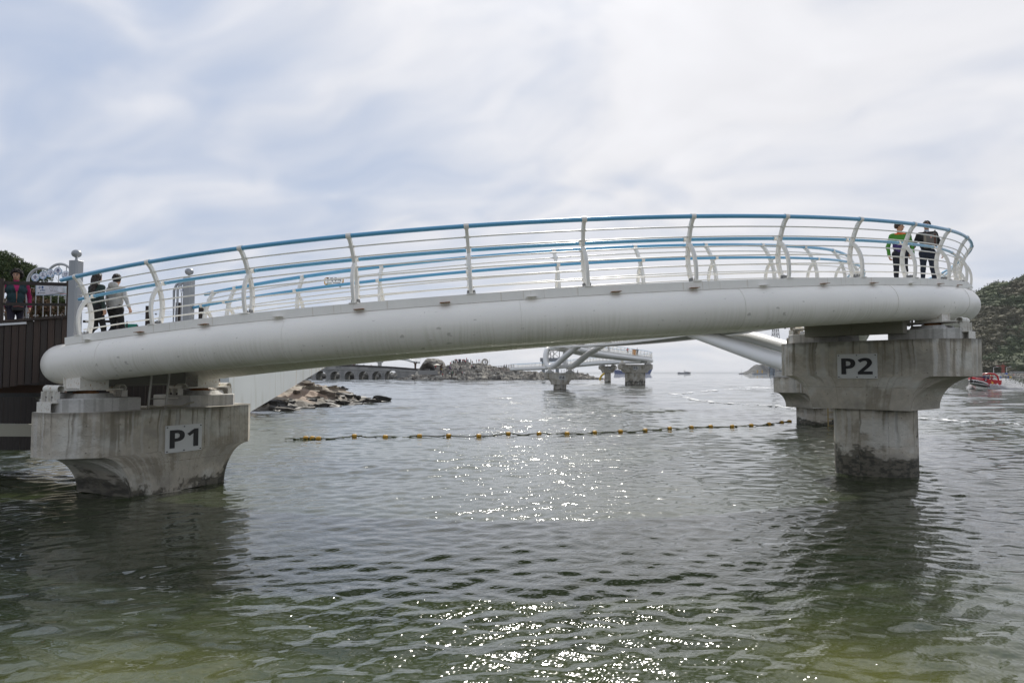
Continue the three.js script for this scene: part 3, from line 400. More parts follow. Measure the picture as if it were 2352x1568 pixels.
// p: colours shirt, trousers, shoes, sleeve; pose: arms [[elbow],[wrist]] right then left, legs [[knee],[ankle]], head turn; faces +z, feet at y = 0
function personGeo(p, cell = 0.014) {
  const S = p.h / 1.7, J = a => a.map(v => v * S), w = p.wide ?? 1;
  const T = p.shirt, L = p.trousers, sl = p.sleeve ?? T, K = p.shoes ?? [0.02, 0.02, 0.02];
  const bones = [], add = (a, b, ra, rb, c) => bones.push([J(a), J(b), ra * S, rb * S, c]);
  const lean = p.lean ?? 0, sh = 1.38, hip = 0.90;
  add([-0.075 * w, hip, 0], [0.075 * w, hip, 0], 0.118, 0.118, L); add([0, hip + 0.1, 0], [0, hip + 0.14, lean * 0.3], 0.125 * w, 0.128 * w, T);
  add([-0.05, 1.1, lean * 0.4], [0.05, 1.1, lean * 0.4], 0.115 * w, 0.115 * w, T); add([-0.085 * w, 1.26, lean * 0.8], [0.085 * w, 1.26, lean * 0.8], 0.118, 0.118, T); add([-0.135 * w, sh, lean], [0.135 * w, sh, lean], 0.068, 0.068, T);
  add([0, sh + 0.02, lean], [0, 1.52, lean + 0.015], 0.055, 0.05, p.collar ?? SKIN);
  const wr = [];
  for (const [i, s] of [[0, -1], [1, 1]]) { const [e, k] = p.arms[i], a = [s * 0.185 * w, sh, lean]; add(a, e, 0.056, 0.046, sl); const cuff = [lerp(e[0], k[0], p.bare ? 0.05 : 0.88), lerp(e[1], k[1], p.bare ? 0.05 : 0.88), lerp(e[2], k[2], p.bare ? 0.05 : 0.88)]; add(e, cuff, 0.046, 0.04, sl); add(cuff, k, p.bare ? 0.036 : 0.034, 0.028, SKIN); wr.push([e, k]); }
  for (const [i, s] of [[0, -1], [1, 1]]) { const [k, a] = p.legs[i]; add([s * 0.085, hip - 0.03, 0], k, 0.092, 0.062, L); add(k, a, 0.060, 0.047, L); add([a[0], 0.045, a[2] - 0.02], [a[0] + s * 0.02, 0.035, a[2] + 0.15], 0.047, 0.037, K); }
  const body = (x, y, z) => { let d = p.simple ? 9 : 9; const fold = p.simple ? 0 : 0.006 * noise(x * 22, y * 13, z * 22) + 0.003 * noise(x * 50, y * 34, z * 50); for (const b of bones) d = smin(d, seg(x, y, z, b[0], b[1], b[2], b[3]), 0.028 * S); return d + fold; };
  const paint = (x, y, z) => { let m = 9, c = T; for (const b of bones) { const d = seg(x, y, z, b[0], b[1], b[2], b[3]); if (d < m) { m = d; c = b[4]; } } return p.paint?.(x / S, y / S, z / S, c) ?? c; };
  const lo = V(9, -0.02, 9), hi = V(-9, 1.62 * S, -9); for (const b of bones) for (const q of [b[0], b[1]]) { const r = 0.17 * S; lo.x = Math.min(lo.x, q[0] - r); hi.x = Math.max(hi.x, q[0] + r); lo.z = Math.min(lo.z, q[2] - r); hi.z = Math.max(hi.z, q[2] + r); }
  const parts = [nets(body, lo, hi, cell, paint)];
  if (p.simple) { const c = J([0, 1.61, lean + 0.02]), R = J([0.075, 0.105, 0.09]); parts.push(nets((x, y, z) => ell(x, y, z, c, R), V(c[0] - 0.14, c[1] - 0.16, c[2] - 0.14), V(c[0] + 0.14, c[1] + 0.16, c[2] + 0.14), cell, (x, y, z) => (y > c[1] + 0.02 * S || z < c[2] - 0.02) ? HAIR : SKIN)); return merge(parts); }
  // head: skull, jaw, nose, ears, brow; turned on the neck
  const yaw = p.yaw ?? 0, cy = Math.cos(yaw), sy = Math.sin(yaw), hc = J([0, 1.60, lean + 0.025]);
  const loc = (x, y, z) => { const dx = (x - hc[0]) / S, dz = (z - hc[2]) / S; return [dx * cy - dz * sy, (y - hc[1]) / S, dx * sy + dz * cy]; };
  const head = (X, Y, Z) => { const [x, y, z] = loc(X, Y, Z); let d = ell(x, y, z, [0, 0.025, -0.008], [0.074, 0.092, 0.092]); d = smin(d, ell(x, y, z, [0, -0.045, 0.028], [0.052, 0.066, 0.058]), 0.03); d = smin(d, seg(x, y, z, [0, 0.01, 0.085], [0, -0.02, 0.103], 0.007, 0.012), 0.012); for (const s of [-1, 1]) { d = Math.min(d, ell(x, y, z, [s * 0.077, -0.005, -0.005], [0.010, 0.027, 0.016])); d = -smin(-d, ell(x, y, z, [s * 0.031, 0.008, 0.098], [0.020, 0.013, 0.018]), 0.008); } return smin(d, seg(x, y, z, [0, -0.12, -0.02], [0, -0.05, -0.015], 0.05, 0.048), 0.02) * S; };
  const face = (X, Y, Z) => { const [x, y, z] = loc(X, Y, Z); if (z > 0.05) { for (const s of [-1, 1]) { if (((x - s * 0.031) / 0.017) ** 2 + ((y - 0.006) / 0.007) ** 2 < 1) return [0.05, 0.035, 0.03]; if (((x - s * 0.032) / 0.024) ** 2 + ((y - 0.03) / 0.0055) ** 2 < 1) return [0.06, 0.04, 0.03]; } if ((x / 0.026) ** 2 + ((y + 0.062) / 0.009) ** 2 < 1) return [0.33, 0.10, 0.09]; } return SKIN; };
  parts.push(nets(head, V(hc[0] - 0.13, hc[1] - 0.15, hc[2] - 0.15), V(hc[0] + 0.13, hc[1] + 0.15, hc[2] + 0.15), 0.0075, face));
  // hands: a palm, four fingers and a thumb, loosely curled along the forearm
  wr.forEach(([e, k], i) => {
    const s = i ? 1 : -1, k3 = J(k), d = V(k[0] - e[0], k[1] - e[1], k[2] - e[2]).normalize(), f = V(0, 0, 1).addScaledVector(d, -d.z).normalize(), side = V().crossVectors(d, f), q = (a, b, c) => [k3[0] + (d.x * a + f.x * b + side.x * c) * S, k3[1] + (d.y * a + f.y * b + side.y * c) * S, k3[2] + (d.z * a + f.z * b + side.z * c) * S], m = -s;
    const hb = []; hb.push([q(-0.02, 0, 0), q(0.03, 0, 0), 0.028, 0.027]); for (let j = 0; j < 4; j++) { const o = -0.030 + j * 0.020, len = [0.8, 0.95, 1, 0.9][j], cl = 0.02; hb.push([q(0.01, o * 0.8, 0), q(0.08, o, 0), 0.014, 0.011]); hb.push([q(0.08, o, 0), q(0.08 + 0.035 * len, o, m * -cl), 0.0098, 0.009]); hb.push([q(0.08 + 0.035 * len, o, m * -cl), q(0.08 + 0.048 * len, o, m * -(cl + 0.03)), 0.009, 0.008]); } hb.push([q(0.015, 0.02, 0), q(0.055, 0.052, m * -0.02), 0.014, 0.0105]); hb.push([q(0.055, 0.052, m * -0.02), q(0.085, 0.05, m * -0.032), 0.0105, 0.009]);
    const hs = (x, y, z) => { let D = 9; hb.forEach((b, n) => { const v = seg(x, y, z, b[0], b[1], b[2] * S, b[3] * S); D = smin(D, v, n < 2 ? 0.012 : 0.005); }); return D; }, c = q(0.05, 0, 0), R = 0.115; parts.push(nets(hs, V(c[0] - R, c[1] - R, c[2] - R), V(c[0] + R, c[1] + R, c[2] + R), 0.0065, () => SKIN));
  });
  return merge(parts);
}
function hairCap(p, { long = 0, puff = 0.012, curl = 0, mat = mHair, floor = -0.02 } = {}) {
  const S = p.h / 1.7, yaw = p.yaw ?? 0, cy = Math.cos(yaw), sy = Math.sin(yaw), hc = [0, 1.60 * S, ((p.lean ?? 0) + 0.025) * S];
  const f = (X, Y, Z) => { const dx = (X - hc[0]) / S, dz = (Z - hc[2]) / S, x = dx * cy - dz * sy, y = (Y - hc[1]) / S, z = dx * sy + dz * cy; const n = 0.008 * noise(X * 60, Y * 60, Z * 60) + 0.010 * noise(X * 25, Y * 25, Z * 25) + curl * noise(X * 38 + 5, Y * 38, Z * 38); let d = ell(x, y, z, [0, 0.030, -0.022], [0.080 + puff, 0.092 + puff, 0.094 + puff]) + n; d = Math.max(d, -(y - lerp(0.055, floor, sstep(0.07, -0.03, z + 0.25 * (Math.abs(x) - 0.05))))); if (long) d = smin(d, Math.max(seg(x, y, z, [0, 0, -0.065], [0, -long, -0.10], 0.085, 0.075) + n * 1.4, z - 0.01 + Math.max(0, 0.06 - Math.abs(x)) * 0.9), 0.03); return d * S; };
  return nets(f, V(hc[0] - 0.19, hc[1] - 0.2 - long, hc[2] - 0.24), V(hc[0] + 0.19, hc[1] + 0.2, hc[2] + 0.2), 0.009);
}
function addPerson(p, label, pos, turn, hair, group) {
  const g = thing('person', label, 'person', pos.toArray ? pos.toArray() : pos, turn, group); mesh('body', personGeo(p), mPerson, g); if (hair) mesh('hair', hairCap(p, hair), hair.mat ?? mHair, g); return g;
}
const stand = { legs: [[[-0.10, 0.48, 0.02], [-0.11, 0.07, 0]], [[0.10, 0.48, 0.02], [0.11, 0.07, 0]]] };
const walk = { legs: [[[-0.09, 0.49, 0.12], [-0.09, 0.09, 0.20]], [[0.09, 0.49, 0.06], [0.09, 0.13, -0.26]]] };
const walkerSpot = (R, a, dy = -0.08) => rim(R, a, deckY(a) + dy);
{ // the couple near the P2 pier
  const man = { h: 1.73, shirt: [0.045, 0.026, 0.12], sleeve: [0.06, 0.22, 0.025], trousers: [0.010, 0.011, 0.018], collar: [0.62, 0.12, 0.02], yaw: 1.15, wide: 1.06, arms: [[[-0.27, 1.10, -0.04], [-0.26, 0.86, 0.06]], [[0.27, 1.10, -0.02], [0.27, 0.86, 0.10]]], ...stand, paint: (x, y, z, c) => y > 1.40 && Math.abs(x) < 0.12 ? [0.62, 0.12, 0.02] : y > 1.17 && c[0] === 0.045 ? [0.06, 0.22, 0.025] : c };
  const g = addPerson(man, 'man in a green and purple jacket with orange collar, head turned aside', walkerSpot(15.05, 0.828), -0.35, { puff: 0.012, floor: -0.035, mat: new THREE.MeshStandardMaterial({ color: rgb(0.035, 0.022, 0.015), roughness: 0.6 }) }, 'people on the footbridge');
  const lady = { h: 1.70, shirt: [0.010, 0.011, 0.011], trousers: [0.014, 0.020, 0.034], shoes: [0.02, 0.02, 0.02], yaw: -0.15, arms: [[[-0.29, 1.10, -0.02], [-0.38, 0.88, 0.10]], [[0.28, 1.10, 0.0], [0.33, 0.86, 0.05]]], bare: true, legs: [[[-0.10, 0.48, 0.03], [-0.12, 0.07, 0]], [[0.11, 0.48, 0.03], [0.16, 0.07, 0.04]]], paint: (x, y, z, c) => y > 1.44 && z > 0.02 && Math.abs(x) < 0.06 ? [0.55, 0.62, 0.68] : c };
  addPerson(lady, 'woman in black sweater, jeans and dark sunglasses, pack worn in front', walkerSpot(15.62, 0.842), -0.52, { puff: 0.014, floor: -0.01 }, 'people on the footbridge');
  const spot = walkerSpot(15.62, 0.842), gl = scene.children.at(-1);
  const s = mesh('sunglasses', merge([-1, 1].map(k => new THREE.SphereGeometry(0.027, 12, 8).scale(1, 0.8, 0.35).translate(k * 0.033, 0, 0)).concat(box(0.13, 0.006, 0.012, 0, 0.008, -0.012))), M(0.01, 0.01, 0.012, 0.15), gl); s.position.set(-0.015, 1.612, 0.122); s.rotation.y = -0.15;
  const pk = thing('backpack', 'grey and tan striped pack worn on the chest of the woman in black', 'backpack', gl.position.clone().add(V(0.07, 1.16, 0.155).applyAxisAngle(V(0, 1, 0), -0.52)).toArray(), -0.52);
  mesh('pouch', new RoundedBoxGeometry(0.30, 0.36, 0.13, 3, 0.04).translate(0, 0.02, 0), M(0.13, 0.12, 0.105, 0.85), pk); for (const [x, c] of [[-0.11, [0.24, 0.21, 0.16]], [0.10, [0.10, 0.05, 0.035]]]) mesh('stripe', box(0.045, 0.33, 0.014, x, 0.02, 0.064, 0.005), M(...c, 0.85), pk); mesh('strap', merge([-0.09, 0.09].map(x => pipe([V(x, 0.18, -0.02), V(x * 1.15, 0.27, -0.06), V(x * 1.25, 0.30, -0.13), V(x * 1.25, 0.25, -0.2)], 0.018, 6))), M(0.03, 0.03, 0.03, 0.9), pk); mesh('badge', cyl(0.02, 0.02, 0.008, 12).rotateX(Math.PI / 2).translate(0.02, 0.1, 0.066), M(0.6, 0.3, 0.25, 0.5), pk);
}
{ // the pair stepping on to the bridge, seen from behind
  const q = { h: 1.62, shirt: [0.018, 0.034, 0.030], trousers: [0.008, 0.008, 0.009], wide: 1.04, arms: [[[-0.25, 1.10, -0.05], [-0.24, 0.87, 0.02]], [[0.25, 1.10, 0.06], [0.18, 0.93, 0.22]]], ...walk, yaw: 0.2 };
  addPerson(q, 'person with long brown hair in dark green hoodie, back turned', walkerSpot(15.35, -0.554), 2.75, { long: 0.30, puff: 0.012, floor: -0.08, mat: M(0.020, 0.012, 0.009, 0.45) }, 'people on the footbridge');
  const w = { h: 1.64, shirt: [0.40, 0.40, 0.385], trousers: [0.008, 0.008, 0.009], wide: 1.08, yaw: 0.25, arms: [[[-0.30, 1.14, -0.02], [-0.36, 0.92, 0.06]], [[0.26, 1.12, 0.02], [0.25, 0.9, 0.08]]], ...walk };
  w.arms = [[[-0.31, 1.14, -0.03], [-0.40, 0.93, -0.02]], w.arms[1]];
  const g = addPerson(w, 'person with short black hair in pale grey hoodie, back turned', walkerSpot(14.92, -0.556), 2.9, { puff: 0.012, floor: -0.06 }, 'people on the footbridge');
  mesh('hood', nets((x, y, z) => ell(x, y, z, [0, 1.40, -0.085], [0.125, 0.085, 0.065]) + 0.006 * noise(x * 30, y * 30, z * 30), V(-0.2, 1.25, -0.22), V(0.2, 1.55, 0.06), 0.012), M(0.42, 0.42, 0.40, 0.9), g);
}
{ // the woman on the boardwalk
  const p = { h: 1.62, shirt: [0.012, 0.038, 0.045], sleeve: [0.30, 0.010, 0.085], collar: [0.33, 0.012, 0.09], trousers: [0.016, 0.014, 0.028], wide: 1.1, yaw: -0.35, arms: [[[-0.27, 1.10, -0.05], [-0.24, 0.84, 0.02]], [[0.27, 1.12, -0.06], [0.27, 0.86, 0.02]]], ...walk, paint: (x, y, z, c) => c[0] === 0.012 && z > 0.05 && y > 1.16 && Math.abs(x - 0.0) < (y - 1.16) * 0.26 ? [0.36, 0.012, 0.10] : c };
  const pos = at(31, 800, 14.95); pos.y = EYE + 0.62; const g = addPerson(p, 'woman with short dark hair in teal vest over magenta shirt, wearing glasses', pos, 0.75, { puff: 0.042, floor: -0.07, curl: 0.02, mat: M(0.012, 0.009, 0.008, 0.95) });
  mesh('glasses', merge([-1, 1].map(k => new THREE.TorusGeometry(0.024, 0.0025, 6, 16).translate(k * 0.032, 0, 0))), M(0.25, 0.2, 0.2, 0.3, 0.6), g).position.set(-0.03, 1.525, 0.118); g.children.at(-1).rotation.y = -0.35;
  mesh('zip', pipe([V(0.0, 1.16, 0.13), V(0.0, 1.02, 0.142), V(0, 0.92, 0.14)], 0.008, 5), M(0.45, 0.16, 0.10, 0.6), g);
  const b = thing('waist_bag', 'black waist bag on the woman in the teal vest', 'bag', g.position.clone().add(V(0.03, 0.79, 0.15).applyAxisAngle(V(0, 1, 0), 0.75)).toArray(), 0.75); mesh('pouch', new RoundedBoxGeometry(0.22, 0.13, 0.08, 3, 0.03), M(0.01, 0.01, 0.011, 0.5), b); mesh('zip', pipe([V(-0.09, 0.03, 0.042), V(0, 0.045, 0.043), V(0.09, 0.03, 0.042)], 0.005, 5), M(0.4, 0.08, 0.06, 0.5), b);
}
// ------------------------------------------------------------------ landward end: gate posts, gate, boardwalk
function gatePost(a, R, label, top) {
  const y0 = deckY(a) - 0.08, p = thing('gate_post', label, 'gate post', rim(R, a, y0).toArray(), a - Math.PI / 2 + 0.4, 'grey gate posts'); const h = top - y0;
  mesh('shaft', extrude([[-0.10, -0.07], [-0.07, -0.10], [0.07, -0.10], [0.10, -0.07], [0.10, 0.07], [0.07, 0.10], [-0.07, 0.10], [-0.10, 0.07]], h, 0.004).rotateX(-Math.PI / 2).translate(0, h / 2, 0), mGreyPost, p);
  const b = mesh('ball_finial', new THREE.SphereGeometry(0.095, 24, 16).scale(1, 0.86, 1).translate(0, h + 0.155, 0), mGreyPost, p); mesh('neck', cyl(0.028, 0.02, 0.09, 12, 0, h, 0), mGreyPost, b);
}
gatePost(-0.5235, 16.02, 'grey gate post with ball on top beside the first blue handrail', EYE + 2.30);
gatePost(-0.494, 13.75, 'grey gate post with ball on top, across the deck by the folded gate', EYE + 2.19);
// strokes of the letters on a 0..1 square, y down
const JAMO = { g: [[.15, .15, .85, .15, .8, .9]], n: [[.15, .1, .15, .85, .9, .85]], d: [[.85, .12, .15, .12, .15, .85, .9, .85]], r: [[.15, .12, .85, .12, .85, .48, .15, .48, .15, .88, .9, .88]], m: [[.15, .12, .85, .12, .85, .88, .15, .88, .15, .12]], s: [[.5, .05, .45, .4, .05, .92], [.48, .38, .95, .92]], j: [[.1, .12, .9, .12], [.5, .12, .45, .45, .05, .95], [.48, .42, .95, .95]], ch: [[.35, .02, .65, .02], [.1, .24, .9, .24], [.5, .24, .45, .52, .05, .98], [.48, .5, .95, .98]], o: 'circle', a: [[.4, 0, .4, 1], [.4, .45, .9, .45]], i: [[.5, 0, .5, 1]], O: [[.5, .05, .5, .6], [0, .62, 1, .62]], U: [[0, .35, 1, .35], [.5, .35, .5, .98]], E: [[0, .5, 1, .5]], k: [[.15, .15, .85, .15, .8, .9]], ae: [[.3, 0, .3, 1], [.3, .5, .7, .5], [.7, 0, .7, 1]] };
function hangul(c, spec, x, y, w, h, lw) { c.lineWidth = lw; c.lineCap = 'square'; c.lineJoin = 'miter'; for (const [k, a, b, u, v] of spec) { const S = JAMO[k]; const X = t => x + (a + t * u) * w, Y = t => y + (b + t * v) * h; c.beginPath(); if (S === 'circle') { c.ellipse(X(.5), Y(.5), u * w * .42, v * h * .42, 0, 0, 7); } else for (const s of S) { c.moveTo(X(s[0]), Y(s[1])); for (let i = 2; i < s.length; i += 2) c.lineTo(X(s[i]), Y(s[i + 1])); } c.stroke(); } }
const SYL = { song: [['s', .2, 0, .6, .36], ['O', 0, .3, 1, .36], ['o', .22, .62, .56, .38]], 'do': [['d', .18, .02, .64, .46], ['O', 0, .46, 1, .5]], gu: [['g', .15, .02, .7, .44], ['U', 0, .36, 1, .62]], reum: [['r', .18, 0, .64, .36], ['E', 0, .38, 1, .12], ['m', .2, .58, .6, .4]], san: [['s', .02, .02, .55, .52], ['a', .55, 0, .5, .62], ['n', .2, .62, .66, .36]], chu: [['ch', .15, 0, .7, .5], ['U', 0, .42, 1, .58]], rak: [['r', .04, .02, .5, .5], ['a', .56, 0, .5, .58], ['g', .18, .62, .66, .38]], ju: [['j', .15, .02, .7, .44], ['U', 0, .38, 1, .6]], ui: [['o', .05, .05, .52, .46], ['E', 0, .56, .66, .3], ['i', .56, 0, .5, 1]], chaek: [['ch', .02, .0, .5, .55], ['ae', .5, 0, .5, .6], ['g', .2, .64, .64, .36]], ro: [['r', .18, .02, .64, .44], ['O', 0, .46, 1, .5]] };
function print(W, H, draw) { const cv = document.createElement('canvas'); cv.width = W; cv.height = H; const c = cv.getContext('2d'); draw(c); const t = new THREE.CanvasTexture(cv); t.colorSpace = THREE.SRGBColorSpace; t.magFilter = THREE.LinearFilter; return new THREE.MeshStandardMaterial({ map: t, roughness: 0.55 }); }
const GD = 15.45;
{ // the gate under the double arch, lettered on five round plates
  const px = (x, y) => at(x / 7.8, 562.7 + y / 7.8, GD), o = px(480, 1310), g = thing('arched_gate', 'pale steel gate with cloud shaped double arch and lettered discs', 'gate', o.toArray()), loc = (x, y, dz = 0) => px(x, y).sub(o).add(V(0, 0, dz)), mG = M(0.46, 0.47, 0.47, 0.4, 0.2);
  const arcPts = (cx, cy, rx, ry, t0, t1, n = 14) => [...Array(n + 1)].map((_, i) => { const t = lerp(t0, t1, i / n); return loc(cx + rx * Math.cos(t), cy - ry * Math.sin(t)); });
  mesh('frame', merge([pipe([loc(480, 1310), loc(485, 660), ...arcPts(735, 665, 245, 250, Math.PI, 1.12)], 0.03, 10), pipe(arcPts(1075, 600, 245, 262, 2.52, 0.35), 0.03, 10), pipe([loc(1330, 520), loc(1330, 1300)], 0.03, 10), pipe([loc(490, 665), loc(1330, 690)], 0.014, 6)]), mG, g);
  for (let i = 0; i < 6; i++) { const x = 645 + i * 135, y = [450, 445, 400, 365, 390, 470][i]; mesh('bar', pipe([loc(x, y), loc(x - 22, 1290)], 0.0105, 6), mG, g); }
  for (let i = 0; i < 8; i++) mesh('scroll', new THREE.TorusGeometry(0.016, 0.005, 6, 14).translate(...loc(500 + i * 80 + (i % 2) * 20, 1265).toArray()), mG, g);
  [['song', 645, 585], ['do', 782, 545], ['gu', 918, 512], ['reum', 1052, 474], ['san', 1190, 540]].forEach(([k, x, y]) => {
    const m = print(128, 128, c => { c.fillStyle = '#6d93b3'; c.fillRect(0, 0, 128, 128); c.fillStyle = '#e4e7ee'; c.beginPath(); c.arc(64, 64, 56, 0, 7); c.fill(); c.fillStyle = '#8fb0d6'; for (const [a, b, r] of [[28, 92, 9], [40, 101, 8], [98, 88, 8], [88, 100, 8]]) { c.beginPath(); c.arc(a, b, r, 0, 7); c.fill(); } c.strokeStyle = '#27305e'; hangul(c, SYL[k], 37, 28, 54, 58, 7); });
    const d = new THREE.CylinderGeometry(0.092, 0.092, 0.014, 32).rotateX(Math.PI / 2), u = d.attributes.uv, P = d.attributes.position; for (let i = 0; i < u.count; i++) u.setXY(i, 0.5 + P.getX(i) / 0.19, 0.5 + P.getY(i) / 0.19); const e = mesh('letter_disc', d, m, g); e.position.copy(loc(x, y, 0.035));
  });
  const a = loc(655, 690), b = loc(1325, 905), bw = b.x - a.x, bh = a.y - b.y;
  const bm = print(512, 168, c => { c.fillStyle = '#dfe6ea'; c.fillRect(0, 0, 512, 168); c.strokeStyle = '#86a9c4'; c.lineWidth = 8; c.strokeRect(3, 3, 506, 162); c.strokeStyle = '#3a5a8c'; hangul(c, SYL.gu, 36, 40, 32, 34, 6); hangul(c, SYL.reum, 76, 40, 32, 34, 6); hangul(c, SYL.san, 60, 86, 22, 24, 4); hangul(c, SYL.chaek, 88, 86, 22, 24, 4); hangul(c, SYL.ro, 116, 86, 22, 24, 4); c.fillStyle = '#2c3442'; c.beginPath(); c.arc(40, 135, 9, 0, 7); c.fill(); for (let i = 0; i < 6; i++) c.fillRect(56 + i * 13, 130, 9, 9); c.fillStyle = '#c34'; for (let i = 0; i < 8; i++) c.fillRect(330 + i * 14, 142, 9, 9); c.fillStyle = '#555'; c.font = 'bold 22px sans-serif'; c.fillText('240-4', 330, 128); });
  mesh('notice_board', box(bw, bh, 0.02, (a.x + b.x) / 2, (a.y + b.y) / 2, 0.03), bm, g);
  const s = thing('paper_notice', 'crumpled white paper tied askew over the gate notice board', 'paper notice', px(1000, 790).add(V(0, 0, 0.075)).toArray()); s.rotation.z = 0.17;
  const pg = new THREE.PlaneGeometry(0.41, 0.22, 24, 12), pp = pg.attributes.position; for (let i = 0; i < pp.count; i++) pp.setZ(i, 0.012 * noise(pp.getX(i) * 22, pp.getY(i) * 22, 3)); pg.computeVertexNormals(); const back = pg.clone().translate(0, 0, -0.003);
  mesh('sheet', pg, print(256, 128, c => { c.fillStyle = '#d8d9de'; c.fillRect(0, 0, 256, 128); c.fillStyle = '#5a5a62'; for (let j = 0; j < 4; j++) for (let i = 0; i < 14 - j * 2; i++) if ((i * 7 + j * 3) % 5) c.fillRect(50 + i * 12 + j * 8, 34 + j * 17, 8, 6); }), s); mesh('string', pipe([V(0.13, 0.1, 0), V(0.06, 0.26, -0.03)], 0.003, 5), mRope, s); mesh('string', pipe([V(-0.13, 0.1, 0), V(-0.1, 0.17, -0.04)], 0.003, 5), mRope, s);
}
{ // the other leaf, folded back beside the far gate post: seen edge on
  const o = rim(13.95, -0.512, deckY(-0.512) - 0.08), g = thing('folded_gate', 'grey gate leaf folded back beside the far gate post', 'gate', o.toArray(), 0.95); const h = at(415, 650, 15.9).y - o.y;
  for (const [k, x] of [[0, 0], [1, 0.16]]) mesh('frame', pipe([V(0, 0, x), V(0, h - 0.2, x), V(0.05, h - 0.07, x), V(0.16, h, x), V(0.3, h - 0.06, x), V(0.36, h - 0.2, x), V(0.36, 0, x)], 0.03, 8), mGreyPost, g);
  for (let i = 0; i < 3; i++) mesh('bar', bar(V(0.09 + i * 0.09, 0.02, 0.16), V(0.09 + i * 0.09, h - 0.08, 0.16), 0.01, 6), mGreyPost, g);
  for (const [y, k] of [[h - 0.2, 'ro'], [h - 0.12, 'gu']]) { const d = new THREE.CylinderGeometry(0.07, 0.07, 0.014, 24).rotateX(Math.PI / 2), u = d.attributes.uv, P = d.attributes.position; for (let i = 0; i < u.count; i++) u.setXY(i, 0.5 + P.getX(i) / 0.145, 0.5 + P.getY(i) / 0.145); mesh('letter_disc', d, print(64, 64, c => { c.fillStyle = '#dfe3ea'; c.fillRect(0, 0, 64, 64); c.strokeStyle = '#39426a'; hangul(c, SYL[k], 18, 14, 28, 34, 4); }), g).position.set(k === 'ro' ? 0.1 : 0.25, y, 0.2); }
}
{ // boardwalk: plank fascia, rails, what lies under it
  const b = thing('boardwalk', 'dark timber boardwalk with vertical plank fascia and brown rails', 'boardwalk', [0, 0, 0]);
  const R = at(158, 725, 14.75), Lf = at(-150, 749, 13.75), dirL = Lf.clone().sub(R), len = Math.hypot(dirL.x, dirL.z), e = dirL.clone().setY(0).normalize(), topAt = t => lerp(R.y, Lf.y, t), botAt = t => lerp(at(158, 868, 14.75).y, at(-150, 915, 13.75).y, t), yaw = Math.atan2(-e.z, e.x), P = (t, y, off = 0) => V(R.x + e.x * t * len, y, R.z + e.z * t * len).addScaledVector(V(-e.z, 0, e.x), -off);
  const r = rng(9), n = Math.round(len / 0.124);
  for (let i = 0; i < n; i++) { const t = (i + 0.5) / n, h = topAt(t) - 0.03 - botAt(t) + r() * 0.012, g = box(len / n - 0.010, h, 0.028, 0, 0, 0, 0.004), m = mesh('plank', g, mWood[Math.floor(r() * 4)], b); m.position.copy(P(t, botAt(t) + h / 2, r() * 0.006)); m.rotation.y = yaw; }
  mesh('backing', beam(P(0, (topAt(0) + botAt(0)) / 2 , -0.06), P(1, (topAt(1) + botAt(1)) / 2, -0.06), 0.04, 1.25), mDark, b);
  mesh('coping', beam(P(-0.005, topAt(0) - 0.012, 0.0), P(1, topAt(1) - 0.012, 0), 0.16, 0.05), mWood[1], b);
  mesh('light_strip', beam(P(0.33, topAt(0.33) - 0.085, 0.045), P(1, topAt(1) - 0.05, 0.045), 0.04, 0.045), M(0.62, 0.63, 0.64, 0.3), b);
  const rail = (y, w, h) => mesh('rail', beam(P(0.0, y(0), -0.02), P(1, y(1), -0.02), w, h), mWood[2], b); const yr = (p0, p1) => t => lerp(at(158, p0, 14.75).y, at(-150, p1, 13.75).y, t);
  rail(yr(653, 645), 0.06, 0.07); rail(yr(699.5, 696), 0.05, 0.055);
  for (const [t, w] of [[0, 0.12], [0.535, 0.1], [1, 0.1]]) { const h = at(158, t ? 647 : 637, 14.75).y - topAt(t); mesh('rail_post', box(w, h, w, 0, 0, 0, 0.006), mWood[1], b).position.copy(P(t, topAt(t) + h / 2, -0.02)); b.children.at(-1).rotation.y = yaw; }
  // floor, far rail
  const dq = V(-e.z, 0, e.x); const A = P(0, 0, 0), C = P(1, 0, 0); const fl = []; mesh('floor', boxUV(new THREE.BoxGeometry(len + 0.4, 0.06, 2.6).rotateY(yaw).translate((A.x + C.x) / 2 - dq.x * -1.4, EYE + 0.62, (A.z + C.z) / 2 - 1.45)), mWood[0], b);
  for (const [x, y0, y1, D] of [[271, 697, 762, 17.2], [409, 697, 742, 17.6], [462, 702, 732, 17.8], [340, 705, 760, 17.4]]) mesh('far_rail_post', box(0.115, at(x, y0, D).y - at(x, y1, D).y + 0.5, 0.115, 0, 0, 0, 0.006).translate(...at(x, (y0 + y1) / 2 + 20, D).toArray()), mWood[2], b);
  for (const y of [702, 738]) mesh('far_rail', beam(at(190, y, 17.0), at(280, y, 17.2), 0.05, 0.06), mWood[2], b);
  // the dark undercroft: timber wall set back, joists, a rusty channel, a pale girder over the water
  const U = (x, y, D) => at(x, y, D); for (let i = 0; i < 43; i++) { const x = -14.2 + i * 0.15; mesh('back_plank', box(0.142, 2.6, 0.03, x, 1.75, -17.4 + (i % 3) * 0.004), mWood[2], b); }
  mesh('channel_beam', beam(U(-120, 893, 14.6), U(150, 893, 15.1), 0.12, 0.17), M(0.06, 0.03, 0.018, 0.8), b); mesh('underside_beam', beam(U(-120, 906, 15.8), U(200, 903, 16.2), 0.14, 0.14), mDark, b);
  for (const x of [-12.6]) mesh('column', box(0.22, 3.2, 0.22, x, 0.7, -16.4, 0.01), mSteelGrey, b); mesh('brace', beam(V(-11.4, 2.0, -16.2), V(-10.2, 0.9, -16.2), 0.1, 0.1), mSteelGrey, b);
  mesh('pale_girder', beam(U(-120, 986, 14.2), U(120, 988, 15.2), 0.22, 0.26), M(0.36, 0.345, 0.28, 0.6), b);
}
